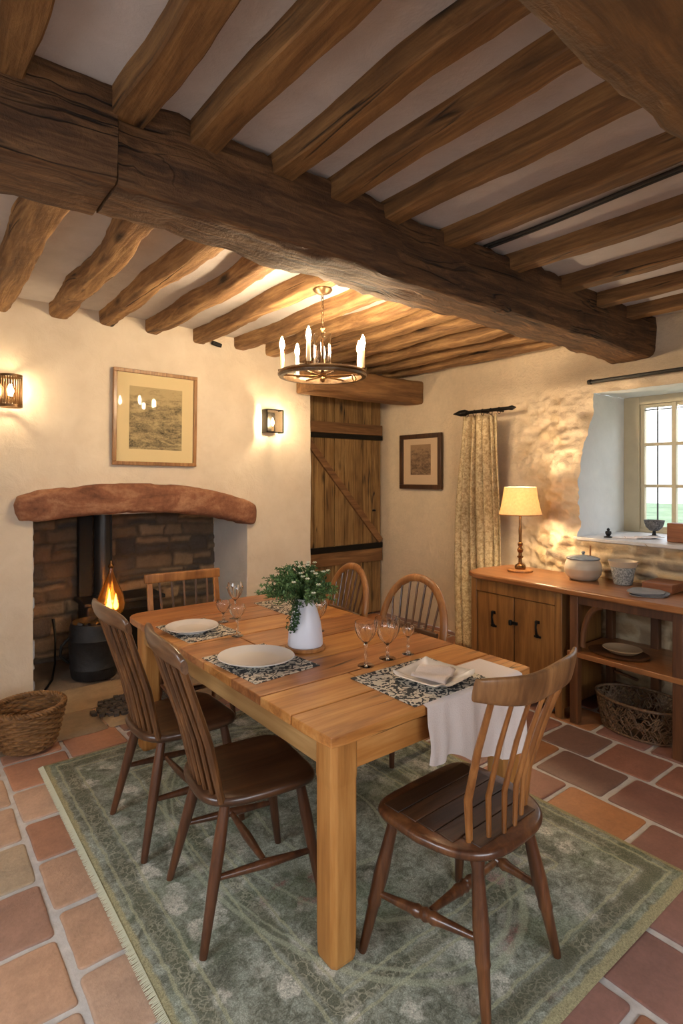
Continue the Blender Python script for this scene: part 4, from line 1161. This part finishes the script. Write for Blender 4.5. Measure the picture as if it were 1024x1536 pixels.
# glasses
def goblet(label,x,y,rb,hb,hs,rf,flare=1.0,z0=0,grp='stemmed glasses on the table',nm='wine_glass'):
    t=thing(nm,label,'glass',(x,y,TT+z0),0,grp); z1=hs; th=.0024; rb*=1.1
    n=10; out=[]
    for k in range(n+1):
        u=k/n; r=rb*math.sin(min(1,(u*1.25+.02))*pi/2)**.75 if u<.8 else rb*(1+(flare-1)*(u-.8)/.2)
        out.append((max(.003,r),z1+hb*u))
    inn=[(max(.0,r-th),z+(th*2 if k==0 else 0)) for k,(r,z) in enumerate(out)]; inn[0]=(0,out[0][1]+th*2)
    bw=MB().lathe([(0,z1)]+out+inn[::-1],48)
    for q,(vx,vy,vz) in enumerate(bw.v):
        l_=(q//48)
        if 2<=l_<=8: k_=1+.022*(1 if (q%48)%4<2 else -1); bw.v[q]=(vx*k_,vy*k_,vz)
    bw.build('bowl',M['glass'],t,auto=60)
    MB().lathe([(0,.004),(.008,.005),(.005,.02),(.0048,hs*.4),(.0075,hs*.5),(.005,hs*.6),(.0058,hs*.85),(.008,hs-.0005),(0,hs-.0005)],16).build('stem',M['glass'],t)
    MB().lathe([(0,0),(rf,0),(rf,.0015),(rf*.6,.0028),(.008,.0048),(0,.0048)],32).build('foot',M['glass'],t)
    return t
goblet('tall wine glass standing behind the smaller glasses at the far left',1.52,2.93,.042,.105,.10,.034,.88)
goblet('small bowled glass on a thin stem in front of the tall wine glass',1.36,2.60,.038,.075,.085,.032,.86)
goblet('low round goblet beside the far left plate',1.43,2.90,.036,.075,.045,.03,.85)
goblet('round wine glass standing behind the white jug',1.74,2.42,.045,.105,.06,.034,.85)
goblet('cut glass goblet nearest the left of the group by the square plate',1.58,1.845,.044,.095,.095,.036,1.0)
goblet('wide wine glass in the middle of the group by the square plate',1.72,1.86,.052,.12,.06,.038,1.0)
goblet('small stemmed glass right of the group by the square plate',1.84,1.85,.028,.055,.075,.028,.85)

# ---------------------------------------------------------------- sideboard
sb=thing('sideboard','long wooden sideboard with double door cupboard and open shelf against the stone wall','sideboard',(3.7,1.9,0))
def SP(mb,n,mat,par=None,**k):
    o=mb.build(n,mat,par or sb,**k); 
    if par is None: o.matrix_parent_inverse=Matrix.Translation((-3.7,-1.9,0))
    return o
m=MB(); m.prism([(3.40,2.72),(3.395,2.0),(3.40,.80),(3.98,.80),(3.98,2.80),(3.62,2.86),(3.47,2.83)],.835,.875)
SP(m,'worktop',M['sideY'],bevel=.01)
m=MB(); m.bb(3.46,3.96,2.75,2.77,.06,.835); m.bb(3.46,3.96,2.03,2.05,.06,.835); m.bb(3.94,3.96,2.03,2.77,.06,.835); m.bb(3.46,3.96,2.03,2.77,.06,.09)
m.bb(3.44,3.47,2.03,2.08,.0,.835); m.bb(3.44,3.47,2.73,2.78,.0,.835); m.bb(3.44,3.47,2.08,2.73,.74,.835); m.bb(3.44,3.47,2.08,2.73,.06,.14)
SP(m,'cupboard_carcass',M['side'],bevel=.003)
for y0,y1 in ((2.085,2.40),(2.408,2.725)):
    d=MB(); d.bb(3.45,3.465,y0,y1,.145,.735)
    o=SP(d,'cupboard_door',M['side'],bevel=.002)
    h=MB(); yc=(y0+.13 if y0<2.2 else y0+.17)
    h.tube([(3.447,yc,.60),(3.43,yc,.605),(3.425,yc,.57),(3.432,yc,.52),(3.447,yc,.50)],[.008,.010,.007,.010,.013],8)
    h.box((3.447,yc,.50),(.006,.05,.014)); h.box((3.447,yc,.60),(.006,.03,.02))
    ho=SP(h,'handle',M['iron']); ho.parent=o; ho.matrix_parent_inverse=Matrix.Identity(4)
h=MB(); h.box((3.446,2.404,.555),(.012,.06,.022)); h.lathe([(0,-.02),(.012,-.018),(.014,0),(.012,.018),(0,.02)],12,(3.44,2.43,.555)); SP(h,'latch',M['iron'],bevel=.002)
for x,y,w in ((3.44,1.92,.055),(3.90,1.92,.05),(3.44,1.30,.055),(3.90,1.62,.05),(3.90,1.2,.05),(3.44,.83,.05)):
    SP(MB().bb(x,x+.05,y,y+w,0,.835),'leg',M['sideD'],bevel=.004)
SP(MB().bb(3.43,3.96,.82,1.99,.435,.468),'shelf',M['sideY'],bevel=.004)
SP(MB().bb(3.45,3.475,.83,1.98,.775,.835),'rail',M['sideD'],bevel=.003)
m=MB(); pts=[(3.465,1.92-.17*sin(t*pi/2),.45+.33*t+.0) for t in [k/10 for k in range(11)]]
pts=[(3.47,1.90-.02-.14*(k/10)**2.2*0-.0,.0) for k in range(2)]
m.tube([(3.47,1.905-.13*(1-cos(k/10*pi/2)),.50+.28*sin(k/10*pi/2)) for k in range(11)],.016,8,flat=1.2)
SP(m,'bracket',M['sideD'])
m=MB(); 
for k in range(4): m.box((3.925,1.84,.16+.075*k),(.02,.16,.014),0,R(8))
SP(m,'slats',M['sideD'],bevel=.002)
# table lamp
CT=.8755
lp=thing('table_lamp','lit table lamp with cream tapered shade and turned bronze stem on the sideboard','lamp',(3.745,2.555,CT))
MB().lathe([(0,0),(.092,0),(.096,.006),(.094,.014),(.086,.017),(0,.017)],32).build('wooden_base',M['archw'],lp)
MB().lathe([(0,.017),(.038,.017),(.042,.03),(.036,.048),(.018,.06),(.014,.065),(.013,.10),(.022,.105),(.024,.115),(.014,.12),(.013,.14),(.02,.15),(.024,.165),(.015,.18),(.012,.19),(.018,.197),(.020,.215),(.011,.222),(.012,.24),(.011,.27),(.014,.31),(.010,.35),(.009,.46),(0,.46)],20).build('stem',M['brassy'],lp)
sp_=[(.16,.435),(.148,.475),(.13,.56),(.118,.645)]
MB().lathe(sp_+[(r-.002,z) for r,z in sp_[::-1]],48,closed=True).build('lamp_shade',M['shade'],lp)
MB().lathe([(.1585,.432),(.1625,.432),(.1625,.438),(.1585,.438)],48,closed=True).build('shade_trim',M['archw'],lp)
MB().lathe([(0,.47),(.012,.475),(.014,.52),(.026,.55),(.028,.57),(.018,.595),(0,.605)],16).build('bulb',M['bulbL'],lp)
# pot with lid
pt=thing('lidded_pot','squat cream stoneware pot with grey blue lid on the sideboard beside the lamp','pot',(3.80,2.08,CT))
mm,nt,b=newmat('banded_stoneware'); v=texco(nt); sep=N(nt,'ShaderNodeSeparateXYZ'); nt.links.new(v,sep.inputs[0])
nt.links.new(mixc(nt,noi(nt,texco(nt,(2,2,40)),1,3,.6),ramp(nt,sep.outputs[2],[(.0,lin((150,136,120))),(.04,lin((176,168,154))),(.075,lin((184,156,128))),(.085,lin((190,186,172))),(.12,lin((196,190,176)))]),lin((168,150,130))),b.inputs['Base Color']); b.inputs['Roughness'].default_value=.4
pp=[(0,0),(.08,0),(.095,.01),(.118,.04),(.125,.075),(.12,.11),(.108,.135),(.104,.145)]
MB().lathe(pp+[(.098,.145),(.10,.13),(0,.02)],40).build('body',mm,pt)
MB().lathe([(.110,.145),(.112,.151),(.09,.160),(.05,.168),(.012,.172),(.008,.18),(.014,.188),(.010,.196),(0,.198)],36).build('lid',plain('blue_grey_glaze',lin((112,122,132)),.25,0,.3,50,.3),pt)
MB().tube([(.06,-.02,.16),(.062,-.02,.235)],.006,8).build('ladle_handle',M['archw'],pt)
# tin
tn=thing('tin_planter','mottled grey tin pot with flared cream rim on the sideboard','pot',(3.84,1.82,CT))
MB().lathe([(0,0),(.055,0),(.058,.004),(.078,.12),(.076,.12),(.056,.006),(0,.006)],36).build('body',patterned('mottled_grey',lin((120,122,120)),lin((176,176,170)),60,.5),tn)
MB().lathe([(.078,.118),(.081,.12),(.094,.158),(.09,.158),(.074,.122)],36,closed=True).build('rim',plain('rim_cream',lin((188,170,146)),.4),tn)
# stack of plates / slates + box
for k,(dx,dy,r,rz) in enumerate(((0,0,.115,.1),(.01,-.01,.11,.5),(-.012,.012,.108,.9))):
    out=[(r*(1+.12*sin(3*a+k))*cos(a),r*(1+.12*cos(2*a+k))*sin(a)) for a in [2*pi*q/22 for q in range(22)]]
    o=MB().prism(out,0,.007).build('slate_coaster',M['stone_grey'],bevel=.002,smooth=False,loc=(3.62+dx,1.56+dy,CT+.0078*k)); o.rotation_euler=(0,0,rz)
    tag(o,'%s of the stacked grey slate mats at the right end of the sideboard'%['bottom','middle','topmost'][k],'slate mat','stack of slate mats')
m=MB(); m.bb(-.11,.11,-.09,.09,0,.055); bx=tag(m.build('wooden_box',M['brown_box'],bevel=.004,loc=(3.84,1.56,CT)),'low reddish brown wooden box beside the slate mats on the sideboard','box')
# dish on the shelf
tag(MB().lathe([(0,.004),(.05,.0),(.07,.002),(.105,.028),(.108,.030),(.104,.032),(.07,.009),(0,.009)],40,sx=1,sy=1.1).build('shallow_bowl',plain('buff_glaze',lin((176,150,118)),.4),loc=(3.62,1.72,.468+.0105)),'shallow buff bowl lying on the open shelf of the sideboard','bowl')
tag(MB().lathe([(0,0),(.10,0),(.16,.008),(.162,.011),(.10,.004),(0,.004)],40,sx=.9,sy=1.15).build('serving_tray',M['sideD'],loc=(3.61,1.74,.4685)),'dark wooden tray beneath the buff bowl on the open shelf','tray')
# dark openwork basket on the floor
ob=thing('openwork_basket','dark openwork tangle wicker basket on the floor beneath the sideboard shelf','basket',(3.66,1.62,0.004))
m=MB(); random.seed(11); rx,ry,hh=.19,.275,.20
for k in range(420):
    a=random.uniform(0,2*pi); z=random.uniform(.02,hh-.01); pts=[]
    da=random.choice((-1,1))*random.uniform(.025,.06); dz=random.uniform(-.02,.02); ph=random.uniform(0,6)
    for q in range(9):
        zz=min(hh,max(.006,z+dz*q*.6+.018*sin(q*.9+ph))); g=.86+.14*(zz/hh)
        pts.append((rx*g*cos(a+da*q)*(1+.015*sin(q*2.+ph)),ry*g*sin(a+da*q)*(1+.015*sin(q*2+ph)),zz))
    m.tube(pts,.0036,5)
m.build('tangle_weave',M['wickd'],ob)
r_=MB()
for z,g,w in ((.006,.86,.008),(hh,1.0,.009)): r_.tube([(rx*g*cos(a),ry*g*sin(a),z+.004) for a in [2*pi*k/60 for k in range(60)]],w,8,closed=True)
r_.build('rim',M['wickd'],ob)
MB().lathe([(0,0),(.86,0),(.86,.006),(0,.006)],40,sx=rx,sy=ry).build('base',M['wickd'],ob)

# window sill things
SZ_=1.151
gb=thing('footed_bowl','dark pewter footed bowl standing on the window sill','bowl',(4.42,1.865,SZ_))
MB().lathe([(0,0),(.04,0),(.042,.006),(.016,.014),(.011,.03),(.012,.042),(0,.045)],24).build('foot',M['ironR'],gb)
MB().lathe([(0,.043),(.03,.048),(.056,.075),(.066,.105),(.070,.125),(.067,.125),(.062,.105),(.05,.078),(0,.052)],32).build('bowl',patterned('pewter_relief',(.03,.03,.032),(.2,.2,.21),90,.5),gb)
tag(MB().bb(-.05,.05,-.07,.07,0,.13).build('storage_box',M['brown_box'],bevel=.006,loc=(4.20,1.60,SZ_)),'brown box standing on the window sill at the right edge','box')
fg=MB().lathe([(0,0),(.03,0),(.03,.006),(.012,.012),(.022,.03),(.02,.045),(.008,.05),(.012,.062),(0,.072)],16)
tag(fg.build('figurine',M['ironR'],loc=(4.12,2.06,SZ_)),'small dark metal ornament at the left end of the window sill','ornament')
for k in range(3):
    o=MB().bb(-.055,.055,-.08,.08,0,.004).build('paper_sheet',M['linen'],smooth=False,loc=(4.18+.05*k,1.96-.06*k,SZ_+.0005+.0045*k)); o.rotation_euler=(0,0,.4*k+.2)
    tag(o,'%s of the pale papers lying on the window sill'%['lowest','middle','upper'][k],'paper','papers on the window sill')

# ---------------------------------------------------------------- curtain + poles
cp=thing('curtain_pole','short black iron curtain pole with pointed finials above the curtain','curtain pole',(4.19,3.27,2.20))
MB().tube([(0,-.31,0),(0,.22,0)],.016,12).build('rod',M['iron'],cp)
MB().tube([(0,-.30,0),(0,-.33,0),(0,-.37,0)],[.018,.022,.003],12).build('finial',M['iron'],cp)
MB().tube([(0,.15,0),(0,.19,0),(0,.24,0),(0,.33,0)],[.018,.032,.03,.004],12).build('finial',M['iron'],cp)
for y in (-.12,.05): MB().tube([(0,y,0),(.165,y,0)],.009,8).build('bracket',M['iron'],cp)
cu=thing('curtain','cream patterned full length curtain hanging in folds left of the sideboard','curtain',(4.17,3.27,-.015))
m=MB(); NU=120; NV=50
def cpnt(i,j):
    u=i/NU; v=j/NV; z=2.163-v*2.135
    wt=.19+.045*smooth(0,.5,v)+.03*v; yc=-.02+.03*v
    y=yc-(u-.5)*2*wt
    ampx=.068*(1-.2*v)+.012*sin(v*3+u*4)
    x=.04-ampx*1.35*abs(sin(u*pi*6.5+.5*sin(v*2.5+u*3)))**.75+.006*sin(u*31)
    y+=.014*cos(u*2*pi*4.3)+.01*sin(v*4)
    return (x-.01*v,y,z+.012*sin(u*2*pi*4.3)*(1-v)**6)
m.grid(cpnt,NU,NV); o=m.build('drape',M['curtain'],cu,auto=0); o.modifiers.new('s','SOLIDIFY').thickness=.004
for k in range(5):
    y=-.20+.09*k
    MB().tube([(0+.012+.024*cos(a),y,2.203+.028*sin(a)) for a in [2*pi*q/16 for q in range(16)]],.003,6,closed=True).build('hook',M['iron'],cu)
tr=MB(); tr.tube([(4.23,2.25,2.337),(4.23,.9,2.345)],.014,10); tr.tube([(4.23,2.25,2.337),(4.23,2.275,2.337)],[.02,.018],10)
o=thing('window_pole','long dark iron pole fixed above the window','curtain pole',(4.33,1.6,2.35))
P_(tr,'rod',M['iron'],o); 
P_(MB().tube([(4.23,2.15,2.337),(4.36,2.15,2.337)],.008,8),'bracket',M['iron'],o)

# ---------------------------------------------------------------- lights
def area(name,loc,rot,sx,sy,p,col):
    l=bpy.data.lights.new(name,'AREA'); l.shape='RECTANGLE'; l.size=sx; l.size_y=sy; l.energy=p; l.color=col
    o=bpy.data.objects.new(name,l); C.objects.link(o); o.location=loc; o.rotation_euler=rot; return o
area('added_fill_left',(-2.3,1.4,2.45),(0,R(-50),0),1.0,1.8,95,(.86,.93,1))  # added fill light, shining through the invented opening in the unseen left wall
area('added_fill_front',(.3,-2.75,2.4),(R(55),0,0),2.6,1.1,150,(.88,.94,1))  # added soft fill from behind the camera, through that wall's invented opening
area('daylight_right_window',(5.25,1.6,1.95),(0,R(90+12),0),1.2,1.3,40,(.86,.93,1))
bpy.data.objects['daylight_right_window'].location=(5.3,1.6,2.9); bpy.data.objects['daylight_right_window'].rotation_euler=(0,R(55),0)

w=bpy.data.worlds.new('World'); sc.world=w; w.use_nodes=True; nt=w.node_tree; bg=nt.nodes['Background']
tc=N(nt,'ShaderNodeTexCoord'); sp3=N(nt,'ShaderNodeSeparateXYZ'); nt.links.new(tc.outputs['Generated'],sp3.inputs[0])
nt.links.new(ramp(nt,sp3.outputs[2],[(.0,(.95,.97,1.0)),(.5,(.75,.86,1.0))]),bg.inputs[0]); bg.inputs[1].default_value=3.0

# ---------------------------------------------------------------- camera
cam=bpy.data.cameras.new('Camera'); co=bpy.data.objects.new('Camera',cam); C.objects.link(co); sc.camera=co
co.location=(0,0,CH); co.rotation_euler=(R(90),0,R(-38.1))
cam.sensor_fit='VERTICAL'; cam.sensor_height=36; cam.sensor_width=24; cam.lens=845/1536*36; cam.shift_y=-53/1536; cam.clip_start=.02
sc.view_settings.view_transform='Standard'; sc.view_settings.look='None'; sc.view_settings.gamma=1; sc.view_settings.exposure=0
sc.view_settings.use_curve_mapping=False
